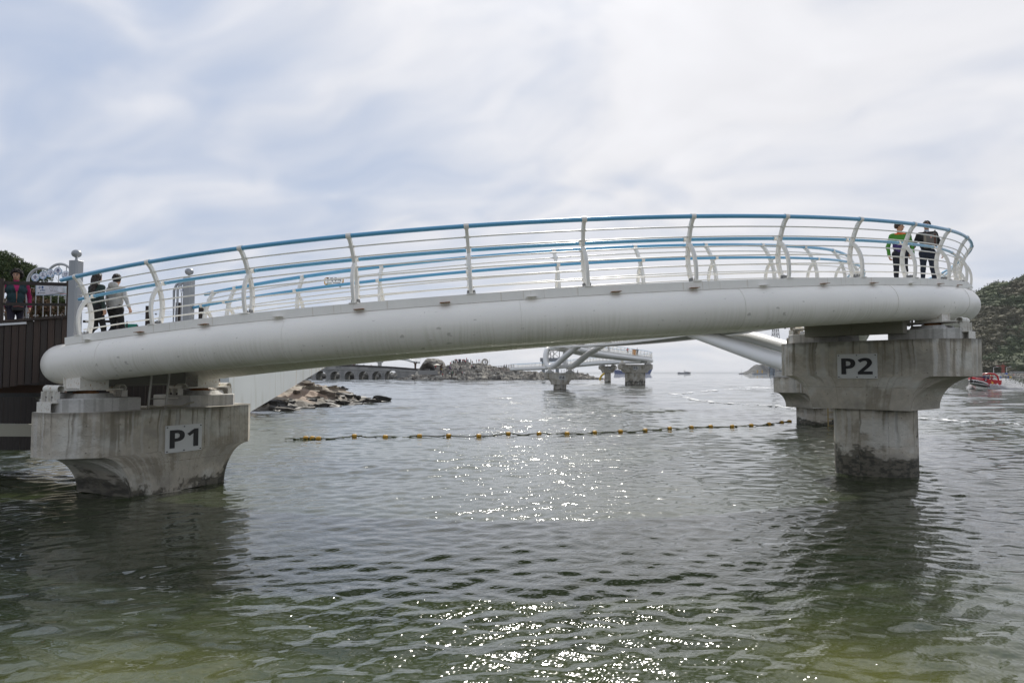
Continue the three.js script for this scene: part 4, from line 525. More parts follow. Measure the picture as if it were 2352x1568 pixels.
{ // warning plate hung in the inner railing
  const p = at(766.5, 646, 15.5), s = thing('warning_sign', 'small white warning plate with lettering hung on the inner railing', 'sign', p.toArray(), -0.25);
  const o = []; for (let i = 0; i < 40; i++) { const t = i / 40 * 2 * Math.PI, c = Math.cos(t), q = Math.sin(t); o.push([0.245 * Math.sign(c) * Math.abs(c) ** 0.55, 0.105 * Math.sign(q) * Math.abs(q) ** 0.6 * (1 + 0.12 * Math.cos(2 * t + 0.6))]); }
  const m = print(256, 112, c => { c.fillStyle = '#b98c3c'; c.fillRect(0, 0, 256, 112); c.fillStyle = '#e6e6e6'; c.beginPath(); c.ellipse(128, 50, 116, 48, 0, 0, 7); c.fill(); c.fillRect(18, 20, 220, 60); c.fillStyle = '#6f9a3a'; c.beginPath(); c.ellipse(80, 108, 75, 22, 0, 0, 7); c.fill(); c.strokeStyle = '#1d2440'; ['chu', 'rak', 'ju', 'ui'].forEach((k, i) => hangul(c, SYL[k], 32 + i * 50, 16, 40, 42, 7)); c.fillStyle = '#333'; for (let i = 0; i < 11; i++) if (i !== 4) c.fillRect(40 + i * 16, 70, 11, 10); });
  const g = extrude(o, 0.012), u = g.attributes.uv, P = g.attributes.position; for (let i = 0; i < u.count; i++) u.setXY(i, 0.5 + P.getX(i) / 0.5, 0.5 + P.getY(i) / 0.23); mesh('plate', g, m, s); mesh('bracket', merge([box(0.03, 0.06, 0.03, -0.15, -0.11, -0.02), box(0.03, 0.06, 0.03, 0.15, -0.11, -0.02)]), mGreyPost, s);
}

// ------------------------------------------------------------------ the bridge further out
const curve = (pts, n) => new THREE.CatmullRomCurve3(pts).getSpacedPoints(n);
const farPost = (() => { const g = postGeo.clone(); return g; })();
function deckSpan(root, centre, half, posts, y0 = 0, coarse = false) {
  const side = (k) => centre.map((p, i) => { const T = centre[Math.min(i + 1, centre.length - 1)].clone().sub(centre[Math.max(i - 1, 0)]).setY(0).normalize(); return p.clone().add(V(-T.z, 0, T.x).multiplyScalar(k)); });
  mesh('deck', sweep(centre, [[-half + 0.2, 0.06], [half - 0.2, 0.06], [half - 0.2, -0.03], [-half + 0.2, -0.03]]), plainConcrete, root);
  for (const k of [half, -half]) {
    const e = side(k); mesh('kerb_plate', sweep(e, [[-0.03, 0.12], [0.03, 0.12], [0.03, -0.08], [-0.03, -0.08]]), mKerb, root);
    const c = new THREE.CatmullRomCurve3(e), up = h => e.map(p => p.clone().add(V(0, h, 0)));
    mesh('handrail', pipe(up(1.25), 0.045, 6), mBlue, root); for (const h of [1.05, 0.85, 0.65, 0.45, 0.28]) mesh('rail', pipe(up(h), 0.018, 5), mBar, root);
    for (let i = 0; i <= posts; i++) { const t = i / posts, p = c.getPointAt(t), T = c.getTangentAt(t); const m = mesh('railing_post', farPost, mPost, root); m.position.copy(p).y += 0.11; m.rotation.y = Math.atan2(T.x, T.z) + (k > 0 ? Math.PI : 0); }
  }
}
function simplePier(label, sign, x, d, turn, { L, T, ch, top, arcY, low, half, r, wide = 1 }, signBox) {
  const p = thing('bridge_pier', label, 'bridge pier', [x, 0, -d], turn, 'piers of the footbridge'), m = concrete(sign.charCodeAt(1) * 3 % 20, 0, 0);
  mesh('head', pierHead(L, T, ch, top, arcY, low, half), m, p); const st = stem(r, -3, low, low), u = st.attributes.uv, P = st.attributes.position; for (let i = 0; i < u.count; i++) u.setY(i, P.getY(i) / low * 0.99); st.scale(wide, 1, 1);
  mesh('stem', st, concrete(sign.charCodeAt(1) * 5 % 23, 1, 0.22), p);
  for (const s of [1, -1]) { mesh('plinth', box(1.2, 0.26, 1.2, s * (L / 2 - 0.82), top + 0.13, 0, 0.03), plainConcrete, p); mesh('bearing_pad', box(0.7, 0.12, 0.7, s * (L / 2 - 0.82), top + 0.32, 0, 0.02), plainConcrete, p); mesh('saddle', box(0.5, 0.5, 0.5, s * (L / 2 - 0.82), top + 0.6, 0, 0.02), mBracket, p); for (const q of [-0.5, 0.5]) mesh('restraint', cyl(0.08, 0.08, 0.4, 8).rotateX(Math.PI / 2).translate(s * (L / 2 - 0.82) + q, top + 0.42, -0.2), mBracket, p); }
  if (signBox) signPlate(p, sign, ...signBox); return p;
}
{
  const P3 = V(14.45, 0, -32.4), p3 = simplePier('low concrete pier behind P2 carrying the dipping pipes', 'P3', P3.x, 32.4, 0.29, { L: 4.2, T: 1.8, ch: 0.5, top: 2.2, arcY: 1.5, low: 0.78, half: 1.05, r: 0.92 }, null);
  ladder(p3, -0.1, -0.5, 0.9, 1.02, 0.38, 0, M(0.30, 0.22, 0.08, 0.6));
  const P4 = onSea(1286, 100), p4 = simplePier('distant concrete pier numbered P4 with ladder, pipes swooping down to it', 'P4', P4.x, 100, 0, { L: 4.6, T: 2.0, ch: 0.5, top: 2.4, arcY: 1.6, low: 0.72, half: 1.25, r: 0.94 }, [0.25, 1.75, 1.012, 0.95, 0.62, 0]); ladder(p4, 0.35, -0.5, 2.9, 1.12, 0.42, 0);
  const P5 = onSea(1459, 139), p5 = simplePier('distant broad concrete pier numbered P5 under the bend', 'P5', P5.x, 139, 0, { L: 6.9, T: 3.0, ch: 0.7, top: 4.1, arcY: 3.2, low: 2.42, half: 2.3, r: 1.55, wide: 1.33 }, [-0.15, 3.4, 1.515, 1.05, 0.7, 0]);
  const P6 = onSea(1396, 179), p6 = simplePier('distant concrete pier numbered P6 on a slim stem', 'P6', P6.x, 179, 0, { L: 4.7, T: 2.0, ch: 0.5, top: 4.2, arcY: 3.4, low: 2.42, half: 1.4, r: 0.82 }, [0.5, 3.65, 1.02, 0.95, 0.65, 0]);
  const b = thing('footbridge', 'distant white footbridge winding out to sea over P4, P5 and P6', 'footbridge', [0, 0, 0]);
  // pipes: up from P3 in an arch, down on P4, looped up to the deck
  for (const [k, pts] of [[0, [rim(RPI, A_END, deckY(A_END) + dip(A_END)), V(13.15, 3.12, -34.5), V(13.0, 4.0, -40), V(12.6, 5.35, -48), V(11.6, 8.0, -64), V(10.4, 7.8, -80), at(1341, 783, 89), at(1300, 817, 96), at(1274, 839, 99.4), at(1262, 842, 100.6), at(1254.5, 833, 101.5), at(1254, 815, 102.2), at(1257, 803, 103), at(1264, 797.5, 104.5)]], [1, [rim(RPO, A_END, deckY(A_END) + dip(A_END)), V(15.75, 3.12, -34.8), V(15.6, 4.0, -40), V(15.2, 5.35, -48), V(14.2, 8.0, -64), V(13.2, 7.8, -80), at(1394, 786, 90), at(1345, 818, 96.5), at(1318, 839, 99.6), at(1306, 843, 100.8), at(1298, 834, 101.8), at(1298.5, 815, 102.6), at(1302, 805, 103.4)]]]) mesh('pipe', pipe(curve(pts, 110), 0.43, 18), mFarPipe, b);
  mesh('tie_beam', box(2.6, 0.42, 0.4).translate(P4.x, 3.35, -100.4), mFarPipe, b);
  deckSpan(b, curve([V(13.7, 5.0, -32), V(13.4, 5.0, -45), V(12, 5.3, -66), V(9.6, 5.9, -90), at(1283, 797, 103)], 40), 1.4, 30);
  for (let i = 0; i < 6; i++) mesh('cross_beam', box(2.6, 0.2, 0.25).translate(at(1280, 797, 103).x + i * 0.5, 5.95, -100 - i * 1.3), mFarPipe, b);
  const c2 = curve([at(1270, 796, 104), at(1296, 798.5, 106), at(1357, 811, 116), at(1430, 820.5, 131), at(1470, 825, 139.5), at(1482, 828, 146), at(1463, 830, 156), at(1425, 831.5, 172), at(1390, 833, 180), at(1337, 837.5, 195), at(1260, 844.5, 212), at(1180, 848, 226)], 120);
  const off = k => c2.map((p, i) => { const T = c2[Math.min(i + 1, 120)].clone().sub(c2[Math.max(i - 1, 0)]).setY(0).normalize(); return p.clone().add(V(-T.z * k, -0.05, T.x * k)); });
  mesh('pipe', pipe(off(1.3), 0.43, 16), mFarPipe, b); mesh('pipe', pipe(off(-1.3), 0.43, 16), mFarPipe, b);
  deckSpan(b, c2.map(p => p.clone().add(V(0, 0.42, 0))), 1.5, 62);
  const bx = thing('lifebuoy_cabinet', 'orange cabinet standing on the far bridge deck above P5', 'cabinet', at(1457.5, 815, 139).toArray()); bx.position.y = at(1457, 817, 139).y; mesh('body', box(0.85, 1.25, 0.5, 0, 0.62, 0, 0.05), M(0.55, 0.22, 0.02, 0.5), bx); mesh('cap', box(0.95, 0.1, 0.6, 0, 1.3, 0, 0.03), M(0.45, 0.17, 0.02, 0.5), bx);
}
// ------------------------------------------------------------------ small figures
const figures = []; { const tops = { red: [0.42, 0.03, 0.03], black: [0.015, 0.015, 0.016], white: [0.6, 0.6, 0.58], navy: [0.03, 0.05, 0.14], brown: [0.12, 0.06, 0.04], purple: [0.16, 0.04, 0.2], yellow: [0.5, 0.4, 0.05], pink: [0.55, 0.32, 0.33], green: [0.05, 0.2, 0.09] }; let i = 0; for (const [k, c] of Object.entries(tops)) { const q = { h: 1.68, simple: true, shirt: c, trousers: i % 2 ? [0.015, 0.016, 0.025] : [0.05, 0.05, 0.06], arms: [[[-0.28, 1.12, 0], [-0.27, 0.86, 0.08]], i % 3 ? [[0.28, 1.12, 0], [0.27, 0.86, 0.06]] : [[0.3, 1.2, 0.12], [0.15, 1.35, 0.3]]], ...stand }; figures[k] = personGeo(q, 0.06); i++; } }
function figure(kind, pos, turn, label, group, s = 1) { const m = mesh('person', figures[kind], mPerson); m.position.copy(pos); m.rotation.y = turn; m.scale.setScalar(s); return tag(m, label, 'person', group); }
{ const P = (x, d) => at(x, 812, d); const f = figure('white', at(1398, 808.5, 122).setY(at(1398, 810, 122).y), 0.4, 'person under a dark umbrella on the far bridge deck', 'people on the far bridge'); const u = thing('umbrella', 'dark umbrella held by a person on the far bridge', 'umbrella', f.position.clone().add(V(0, 1.45, 0.1)).toArray()); mesh('canopy', new THREE.ConeGeometry(0.5, 0.3, 8, 1, true).translate(0, 0.55, 0), new THREE.MeshStandardMaterial({ color: rgb(0.03, 0.028, 0.03), roughness: 0.8, side: THREE.DoubleSide }), u); mesh('shaft', cyl(0.012, 0.012, 0.75, 6), mDark, u);
  figure('red', at(1442, 817, 137), 0.2, 'person in red by the orange cabinet on the far bridge', 'people on the far bridge'); figure('black', at(1464, 818, 138), 0, 'person in black between the orange cabinet and the bend', 'people on the far bridge'); }
// ------------------------------------------------------------------ near rocks and the painted wall
{
  const shore = [[42, -19], [44, -16.2], [47, -14.3], [52, -13.2], [59, -12.4], [63, -13.6], [68, -17.2], [76, -21], [84, -24.6], [94, -26.0], [101, -26.3], [107, -30], [115, -40]];
  const sx = d => { for (let i = 0; i + 1 < shore.length; i++) if (d <= shore[i + 1][0]) return lerp(shore[i][1], shore[i + 1][1], clamp((d - shore[i][0]) / (shore[i + 1][0] - shore[i][0]))); return -45; };
  const hgt = (x, d) => { const e = sx(d) - x; const r = Math.abs(noise(x * 0.55, 2, d * 0.35)) * 0.5 + 0.4 * noise(x * 1.7, 4, d * 1.2) + 0.16 * noise(x * 4.1, 6, d * 3.3); return -0.5 + 2.6 * (1 - Math.exp(-Math.max(e + 0.9, 0) * 0.15)) + r * 0.55 * sstep(-2, 1, e) - (e < -2 ? 2 : 0); };
  const nx = 110, nd = 150, pos = [], col = [], idx = []; for (let j = 0; j <= nd; j++) for (let i = 0; i <= nx; i++) { const d = lerp(40, 116, (j / nd) ** 1.1), x = lerp(-46, -10.5, i / nx), y = hgt(x, d); pos.push(x, y, -d); const wet = sstep(0.55, 0.1, y + 0.25 * noise(x, 3, d)), t = fbm(x * 0.8, 7, d * 0.8, 4); let c = mix3([0.16, 0.135, 0.10], [0.28, 0.24, 0.18], clamp(0.5 + t * 1.3)); c = mix3(c, [0.21, 0.12, 0.075], sstep(0.1, 0.4, fbm(x * 0.5, 3, d * 0.5, 3)) * 0.6); c = mix3(c, [0.045, 0.042, 0.036], wet * 0.85); col.push(...c); }
  for (let j = 0; j < nd; j++) for (let i = 0; i < nx; i++) { const a = j * (nx + 1) + i, b = a + 1, c = a + nx + 1, e = c + 1; idx.push(a, b, c, b, e, c); }
  let g = new THREE.BufferGeometry(); g.setAttribute('position', new THREE.Float32BufferAttribute(pos, 3)); g.setAttribute('color', new THREE.Float32BufferAttribute(col, 3)); g.setIndex(idx); g = g.toNonIndexed(); g.computeVertexNormals();
  const sh = struct('rocky_shore', g, VC(0.8));
  // tilted slabs, wet and dark at the water's edge
  const r = rng(31), mats = [M(0.17, 0.145, 0.11, 0.9), M(0.23, 0.195, 0.15, 0.9), M(0.12, 0.095, 0.072, 0.9), M(0.045, 0.042, 0.036, 0.6), M(0.06, 0.054, 0.045, 0.65)], rocks = [];
  for (let k = 0; k < 7; k++) { let q = new THREE.BoxGeometry(1, 1, 1, 4, 3, 4); const p = q.attributes.position; for (let i = 0; i < p.count; i++) { const x = p.getX(i), y = p.getY(i), z = p.getZ(i), n = 0.26; p.setXYZ(i, x + n * noise(x * 3 + k * 9, y * 3, z * 3), y + n * noise(x * 3, y * 3 + k * 9 + 40, z * 3), z + n * noise(x * 3, y * 3, z * 3 + k * 9 + 80)); } q = q.toNonIndexed(); q.computeVertexNormals(); rocks.push(q); }
  for (let i = 0; i < 290; i++) { const d = 43.5 + 58 * r() ** 1.5, e = -1.6 + 13 * r() ** 1.6, x = sx(d) - e; if (x < -40) continue; const s = (0.28 + 0.75 * r() ** 2.2) * (0.75 + d / 140), y = Math.max(hgt(x, d), -0.1), low = y < 0.5; const m = mesh('rock', rocks[i % 7], mats[low ? 3 + i % 2 : Math.floor(r() * 3)], sh); m.position.set(x, y + 0.04 * s, -d); m.scale.set(s * (1.0 + 0.9 * r()), s * (0.25 + 0.35 * r()), s * (0.7 + 0.6 * r())); m.rotation.set((r() - 0.5) * 0.35, r() * 3 - 1.5, -0.06 + (r() - 0.5) * 0.3); }
  const fin = mesh('rock', rocks[2], mats[3], sh); fin.position.copy(onSea(788, 66, 0.3)); fin.scale.set(1.0, 1.3, 0.4); fin.rotation.set(0, 0.2, 0.5);
  // painted wall with rust runs
  const A = at(505, 975, 35), B = at(744, 838, 60), C = at(746, 795, 60), D = at(505, 770, 35), w = thing('painted_wall', 'pale blue painted sea wall with slanting foot and rust runs', 'wall', [0, 0, 0]), nrm = V(B.z - A.z, 0, -(B.x - A.x)).normalize().multiplyScalar(-0.45), quad = (p, q, s, t) => { const u = new THREE.BufferGeometry(), L = Math.hypot(B.x - A.x, B.z - A.z); u.setAttribute('position', new THREE.Float32BufferAttribute([p, q, s, p, s, t].flatMap(v => v.toArray()), 3)); u.setAttribute('uv', new THREE.Float32BufferAttribute([p, q, s, p, s, t].flatMap(v => [Math.hypot(v.x - A.x, v.z - A.z) / L, v.y / 7]), 2)); u.computeVertexNormals(); return u; };
  const [a2, b2, c2, d2] = [A, B, C, D].map(v => v.clone().add(nrm));
  mesh('panel', merge([quad(A, B, C, D), quad(b2, a2, d2, c2), quad(B, b2, c2, C), quad(a2, A, D, d2), quad(D, C, c2, d2), quad(a2, b2, B, A)]), new THREE.MeshStandardMaterial({ roughness: 0.7, map: tex(1024, 256, (u, v) => { let c = [0.58, 0.60, 0.585]; c = c.map(x => x * (1 + 0.10 * wfbm(u, v, 8, 4, 4, 91))); for (const [x, w0, a] of [[0.55, 0.004, 0.8], [0.62, 0.003, 0.5], [0.735, 0.006, 0.9], [0.80, 0.004, 0.9], [0.84, 0.01, 0.6], [0.885, 0.006, 1], [0.925, 0.008, 0.9], [0.965, 0.007, 1], [0.3, 0.003, 0.4], [0.42, 0.003, 0.3]]) { const q = Math.abs(u - x - 0.003 * wrapNoise(u, v, 4, 9, 92)); c = mix3(c, [0.36, 0.22, 0.045], sstep(w0, w0 * 0.2, q) * a * (0.55 + 0.45 * wrapNoise(u, v, 120, 5, 93))); } const st = sstep(0.3, 0.7, wrapNoise(u, v, 90, 2, 95)); return mix3(c, [0.40, 0.40, 0.33], st * 0.35); }) }), w);
  mesh('rusted_edge', beam(A.clone().add(V(0, 0.02, 0.02)), B.clone().add(V(0, 0.02, 0.02)), 0.06, 0.09), mRust, w);
  for (const [u, v] of [[655, 848], [662, 848], [705, 846]]) mesh('fixing', box(0.35, 0.22, 0.2).translate(...at(u, v, 49.6 + (u - 655) * 0.11).toArray()), mDark, w);
}
// ------------------------------------------------------------------ causeway, cave rock, promontory
const PD = 264;
{
  const X = px => (px - 1176) / 1568 * PD, Y = py => EYE + (856.4 - py) / 1568 * PD, c = thing('causeway', 'grey stone causeway with six low arches over the water', 'causeway', [0, 0, -PD - 8]);
  const s = new THREE.Shape(); s.moveTo(X(668), -1); s.lineTo(X(975), -1); s.lineTo(X(975), Y(852)); s.lineTo(X(900), Y(846)); s.lineTo(X(820), Y(842)); s.lineTo(X(668), Y(839)); s.closePath();
  const edges = [[690, 716], [725.5, 749], [759, 780.5], [792, 813.5], [824, 846.5], [855, 876], [884, 912]]; for (const [a, b] of edges) { const h = new THREE.Path(), r = (X(b) - X(a)) / 2; h.moveTo(X(a), -0.9); h.lineTo(X(a), 1.2); h.absarc((X(a) + X(b)) / 2, 1.2, r, Math.PI, 0, true); h.lineTo(X(b), -0.9); h.closePath(); s.holes.push(h); }
  const m = new THREE.MeshStandardMaterial({ map: tex(256, 256, (u, v) => mix3([0.20, 0.20, 0.19], [0.33, 0.32, 0.30], clamp(0.5 + wfbm(u, v, 8, 8, 5, 101) * 1.4))), roughness: 0.9 }); m.map.repeat.set(0.08, 0.08);
  mesh('wall', new THREE.ExtrudeGeometry(s, { depth: 8, bevelEnabled: false, curveSegments: 14 }), m, c);
  edges.forEach(([a, b]) => { const rg = new THREE.TorusGeometry((X(b) - X(a)) / 2 + 0.16, 0.16, 6, 20, Math.PI); mesh('arch_ring', rg.translate((X(a) + X(b)) / 2, 1.2, 8.02), M(0.34, 0.33, 0.31, 0.9), c); });
  const top = [[668, 838.2], [820, 841.3], [900, 845.3], [975, 851.3]].map(([a, b]) => V(X(a), Y(b), 7.4)); for (let i = 0; i < 3; i++) mesh('parapet', beam(top[i].clone().add(V(0, 0.15, 0)), top[i + 1].clone().add(V(0, 0.15, 0)), 0.5, 1.0), M(0.045, 0.04, 0.036, 0.8), c);
  const mouldY = [[668, 846], [820, 848], [960, 853]].map(([a, b]) => V(X(a), Y(b), 8.1)); for (let i = 0; i < 2; i++) mesh('string_course', beam(mouldY[i], mouldY[i + 1], 0.3, 0.25), M(0.36, 0.355, 0.335, 0.9), c);
  { const r = rng(55), q = new THREE.InstancedMesh(new THREE.IcosahedronGeometry(1, 0), M(0.17, 0.165, 0.15, 0.9), 420); q.name = 'armour_blocks'; const m4 = new THREE.Matrix4(); for (let i = 0; i < 420; i++) { const s = 0.6 + 0.7 * r(); m4.compose(V(lerp(X(650), X(940), r()), -0.4 + 2.6 * r() ** 1.6, -PD - 14 - 8 * r()), new THREE.Quaternion().setFromEuler(new THREE.Euler(r() * 3, r() * 3, r() * 3)), V(s * 1.3, s, s)); q.setMatrixAt(i, m4); } tag(q, 'heaped concrete armour blocks seen through the causeway arches', 'armour blocks', null, 'stuff'); scene.add(q); }
  for (const [px, h] of [[953, 3.4], [1018, 5.4]]) { const l = thing('lamp_pillar', px < 1000 ? 'squat twin lamp pillar at the end of the causeway' : 'rust brown twin lamp pillar on the rocks below the cave', 'lamp pillar', [X(px), Y(px < 1000 ? 851 : 866), -PD + (px < 1000 ? -1 : 8)]); mesh('column', new THREE.LatheGeometry([[0.5, 0], [0.35, h * 0.4], [0.45, h * 0.8], [0.75, h * 0.86], [0.75, h * 0.9], [0, h * 0.9]].map(p => new THREE.Vector2(...p)), 12), M(0.10, 0.06, 0.04, 0.8), l); for (const k of [-0.4, 0.4]) mesh('lamp_head', new THREE.SphereGeometry(0.28, 10, 8).translate(k, h * 0.97, 0), M(0.03, 0.03, 0.03, 0.4), l); }
  for (let i = 0; i < 13; i++) { const px = [800, 803, 806, 809, 812, 817, 832, 850, 848, 884, 870, 905, 930][i], y = px < 820 ? 838 + (px - 800) * 0.02 : 839 + (px - 820) * 0.075; figure(['black', 'navy', 'brown', 'red', 'black'][i % 5], V(X(px), Y(y) - 0.95, -PD - 2.5), i, `tiny figure behind the causeway parapet, ${['first', 'second', 'third', 'fourth', 'fifth', 'sixth', 'seventh', 'ninth', 'eighth', 'eleventh', 'tenth', 'twelfth', 'last'][i]} from the painted wall`, 'people on the causeway'); }
  // promontory: crest profile across, falling to the water in ledges
  const prof = [[930, 0.2], [952, 1.2], [968, 2.2], [1000, 2.6], [1030, 5.4], [1040, 6.1], [1070, 6.1], [1095, 5.6], [1105, 5.3], [1125, 4.8], [1140, 3.9], [1180, 3.9], [1200, 2.6], [1250, 1.9], [1290, 1.6], [1340, 1.7], [1362, 0.8], [1378, 0.2], [1390, -0.8]].map(([a, b]) => [X(a), b]);
  const crest = x => { for (let i = 0; i + 1 < prof.length; i++) if (x <= prof[i + 1][0]) return lerp(prof[i][1], prof[i + 1][1], clamp((x - prof[i][0]) / (prof[i + 1][0] - prof[i][0]))); return -1; };
  const hgt = (x, d) => { const t = sstep(243, 263, d + 2.2 * noise(x * 0.25, 5, 1)), h = crest(x); let y = -0.7 + (h + 0.7) * Math.pow(t, 0.8) * sstep(290, 276, d) + 0.75 * noise(x * 0.45, d * 0.6, 3) * t + 0.45 * noise(x * 1.3, d * 1.4, 8); return lerp(y, Math.round(y * 1.6) / 1.6 + 0.25 * noise(x * 2.2, d * 2.2, 4), 0.65); };
  const nx = 230, nd = 80, pos = [], col = [], idx = [], x0 = X(925), x1 = X(1395); for (let j = 0; j <= nd; j++) for (let i = 0; i <= nx; i++) { const d = lerp(239, 292, j / nd), x = lerp(x0, x1, i / nx), y = hgt(x, d); pos.push(x, y, -d); let k = mix3([0.11, 0.10, 0.085], [0.27, 0.25, 0.21], clamp(0.5 + 1.5 * fbm(x * 0.5, y * 1.5, d * 0.5, 4))); k = mix3(k, [0.05, 0.046, 0.04], sstep(0.8, 0.2, y)); col.push(...k); }
  for (let j = 0; j < nd; j++) for (let i = 0; i < nx; i++) { const a = j * (nx + 1) + i, b = a + 1, e = a + nx + 1, f = e + 1; idx.push(a, b, e, b, f, e); }
  let g = new THREE.BufferGeometry(); g.setAttribute('position', new THREE.Float32BufferAttribute(pos, 3)); g.setAttribute('color', new THREE.Float32BufferAttribute(col, 3)); g.setIndex(idx); g = g.toNonIndexed(); g.computeVertexNormals(); const land = struct('promontory', g, VC(0.9));
  { const r = rng(41), rk = []; for (let k = 0; k < 4; k++) { let q = new THREE.IcosahedronGeometry(1, 1); const p = q.attributes.position; for (let i = 0; i < p.count; i++) { const f = 0.8 + 0.35 * noise(p.getX(i) * 1.7 + k * 7, p.getY(i) * 1.7, p.getZ(i) * 1.7); p.setXYZ(i, p.getX(i) * f, p.getY(i) * f, p.getZ(i) * f); } q.computeVertexNormals(); rk.push(q); } const ms = [M(0.29, 0.275, 0.24, 0.9), M(0.2, 0.185, 0.16, 0.9), M(0.10, 0.09, 0.078, 0.85)]; for (let i = 0; i < 190; i++) { const x = i < 90 ? lerp(X(945), X(1015), r()) : lerp(X(1010), X(1300), r()), d = lerp(243, 258, r()), y = hgt(x, d); if (y < -0.4) continue; const s = 0.35 + 0.8 * r() ** 2, m = mesh('rock', rk[i % 4], ms[i % 3], land); m.position.set(x, y + 0.15 * s, -d); m.scale.set(s * 1.4, s * 0.8, s); m.rotation.set(r(), r() * 6, r()); } }
  // the cave rock
  const cx = X(994), rock = mesh('cave_rock', (() => { const lo = V(cx - 8.5, 1.2, -PD - 12), hi = V(cx + 8.5, 11, -PD + 7); const f = (x, y, z) => { const dx = x - cx, Z = z + PD + 2; const se = Math.pow(Math.abs((dx - 0.3) / 6.7) ** 4 + Math.abs((y - 2.2) / 6.9) ** 3.2 + Math.abs(Z / 5.8) ** 4, 0.27); let d = (se - 1) * 5.6 + 0.30 * Math.max(0, dx); d = Math.max(d, -(dx + 6.3) - 0.25 * noise(y, z, 3)); for (const [a, e, o] of [[0.2, 0.5, 5.0], [1.0, 0.7, 5.6], [1.9, 0.35, 5.9], [-0.7, 0.6, 5.6], [2.6, 0.8, 6.0], [0.9, 0.15, 5.2], [-1.6, 0.7, 5.6], [0, 1.35, 5.6], [0.5, 1.1, 5.9]]) d = Math.max(d, (dx * Math.cos(e) * Math.sin(a) + (y - 2.2) * Math.sin(e) + Z * Math.cos(e) * Math.cos(a)) - o); d += 0.5 * noise(dx * 0.32, y * 0.32, Z * 0.32) + 0.4 * Math.abs(noise(dx * 0.8 + 7, y * 0.8, Z * 0.8)) + 0.16 * noise(dx * 2.1, y * 2.1, Z * 2.1); return Math.max(d, -ell(dx, y, Z, [-1.9, 2.4, 5], [3.1, 3.9, 6.5]) - 0.25 * noise(dx, y, Z)); }; const q = nets(f, lo, hi, 0.3, (x, y, z) => mix3([0.12, 0.108, 0.09], [0.27, 0.25, 0.215], clamp(0.5 + 1.7 * fbm(x * 0.5, y * 0.9, z * 0.5, 4)))).toNonIndexed(); q.computeVertexNormals(); return q; })(), VC(0.92)); tag(rock, 'tall grey brown rock with a dark cave mouth above the causeway', 'rock');
  const tr = thing('terrace_wall', 'low grey terrace wall in front of the cave mouth', 'wall', [0, 0, 0]); mesh('wall', box(X(1012) - X(967), 1.7, 0.6).translate((X(1012) + X(967)) / 2, Y(855.5), -PD + 9.5), M(0.27, 0.265, 0.25, 0.9), tr);
  const aw = thing('sun_canopy', 'pale canopy on thin poles beside the cave mouth', 'canopy', [X(1010), Y(852), -PD + 9]); mesh('cloth', new THREE.ConeGeometry(2, 0.6, 4).rotateY(0.8).translate(0, 2.5, 0), M(0.5, 0.47, 0.4, 0.9), aw); for (const k of [-1, 1]) mesh('pole', cyl(0.05, 0.05, 2.4, 6, k * 1.1, 0, 0.6), mDark, aw);
  // retaining rock wall and timber fence to the right
  const fn = thing('timber_fence', 'dark post and rail fence along the rock wall on the promontory', 'fence', [0, 0, 0]); const fp = t => V(lerp(X(1095), X(1180), t), lerp(Y(849), Y(843.5), t * t), -PD + 6); for (let i = 0; i <= 15; i++) mesh('fence_post', box(0.16, 1.5, 0.16).translate(...fp(i / 15).add(V(0, 0.4, 0)).toArray()), mWood[2], fn); for (const h of [0.95, 0.5, 0.1]) mesh('fence_rail', pipe([0, 0.33, 0.66, 1].map(t => fp(t).add(V(0, h, 0))), 0.07, 5), mWood[2], fn);
  const boss = mesh('rock_wall', (() => { const lo = V(X(1090), -1, -PD - 1), hi = V(X(1202), 6, -PD + 13); const q = nets((x, y, z) => { const t = (x - X(1090)) / (X(1202) - X(1090)); const cyy = lerp(1.9, 2.2, t); return ell(x, y, z, [X(1147), cyy - 1, -PD + 6], [9.4, 3.4 - 0.5 * Math.abs(t - 0.5), 3.2]) + 0.7 * noise(x * 0.5, y * 0.5, z * 0.5) + 0.35 * noise(x * 1.5, y * 1.5, z * 1.5); }, lo, hi, 0.35, (x, y, z) => mix3([0.09, 0.075, 0.062], [0.20, 0.17, 0.145], clamp(0.5 + 1.7 * fbm(x * 0.7, y, z * 0.7, 4)))).toNonIndexed(); q.computeVertexNormals(); return q; })(), VC(0.92)); tag(boss, 'dark brown cemented rock wall under the timber fence', 'rock wall');
  // stone disc on the crest
  const ds = thing('standing_stone', 'round pale hollow stone standing on the crest', 'stone', at(918.7 + 1775 / 9.1, 792.4 + 412 / 9.1, PD).toArray()); mesh('ring', new THREE.TorusGeometry(1.0, 0.35, 8, 18).scale(1, 1.05, 1).translate(0, 1.1, 0), M(0.42, 0.40, 0.36, 0.9), ds); mesh('pole', cyl(0.06, 0.06, 2.2, 6, 1.7, 0, 0), M(0.5, 0.5, 0.48, 0.6), ds);
  const down = (zx, zy) => { const px = 918.7 + zx / 9.1, py = 792.4 + zy / 9.1; let best = null; for (let d = 242; d < 272; d += 0.5) { const p = at(px, py, d); if (p.y <= hgt(p.x, d)) { best = p; break; } } if (!best) { best = at(px, py, 265); best.y = hgt(best.x, 265); } best.y = Math.max(best.y, hgt(best.x, -best.z)); return best; };
  const kinds = Object.keys(figures); let n = 0;
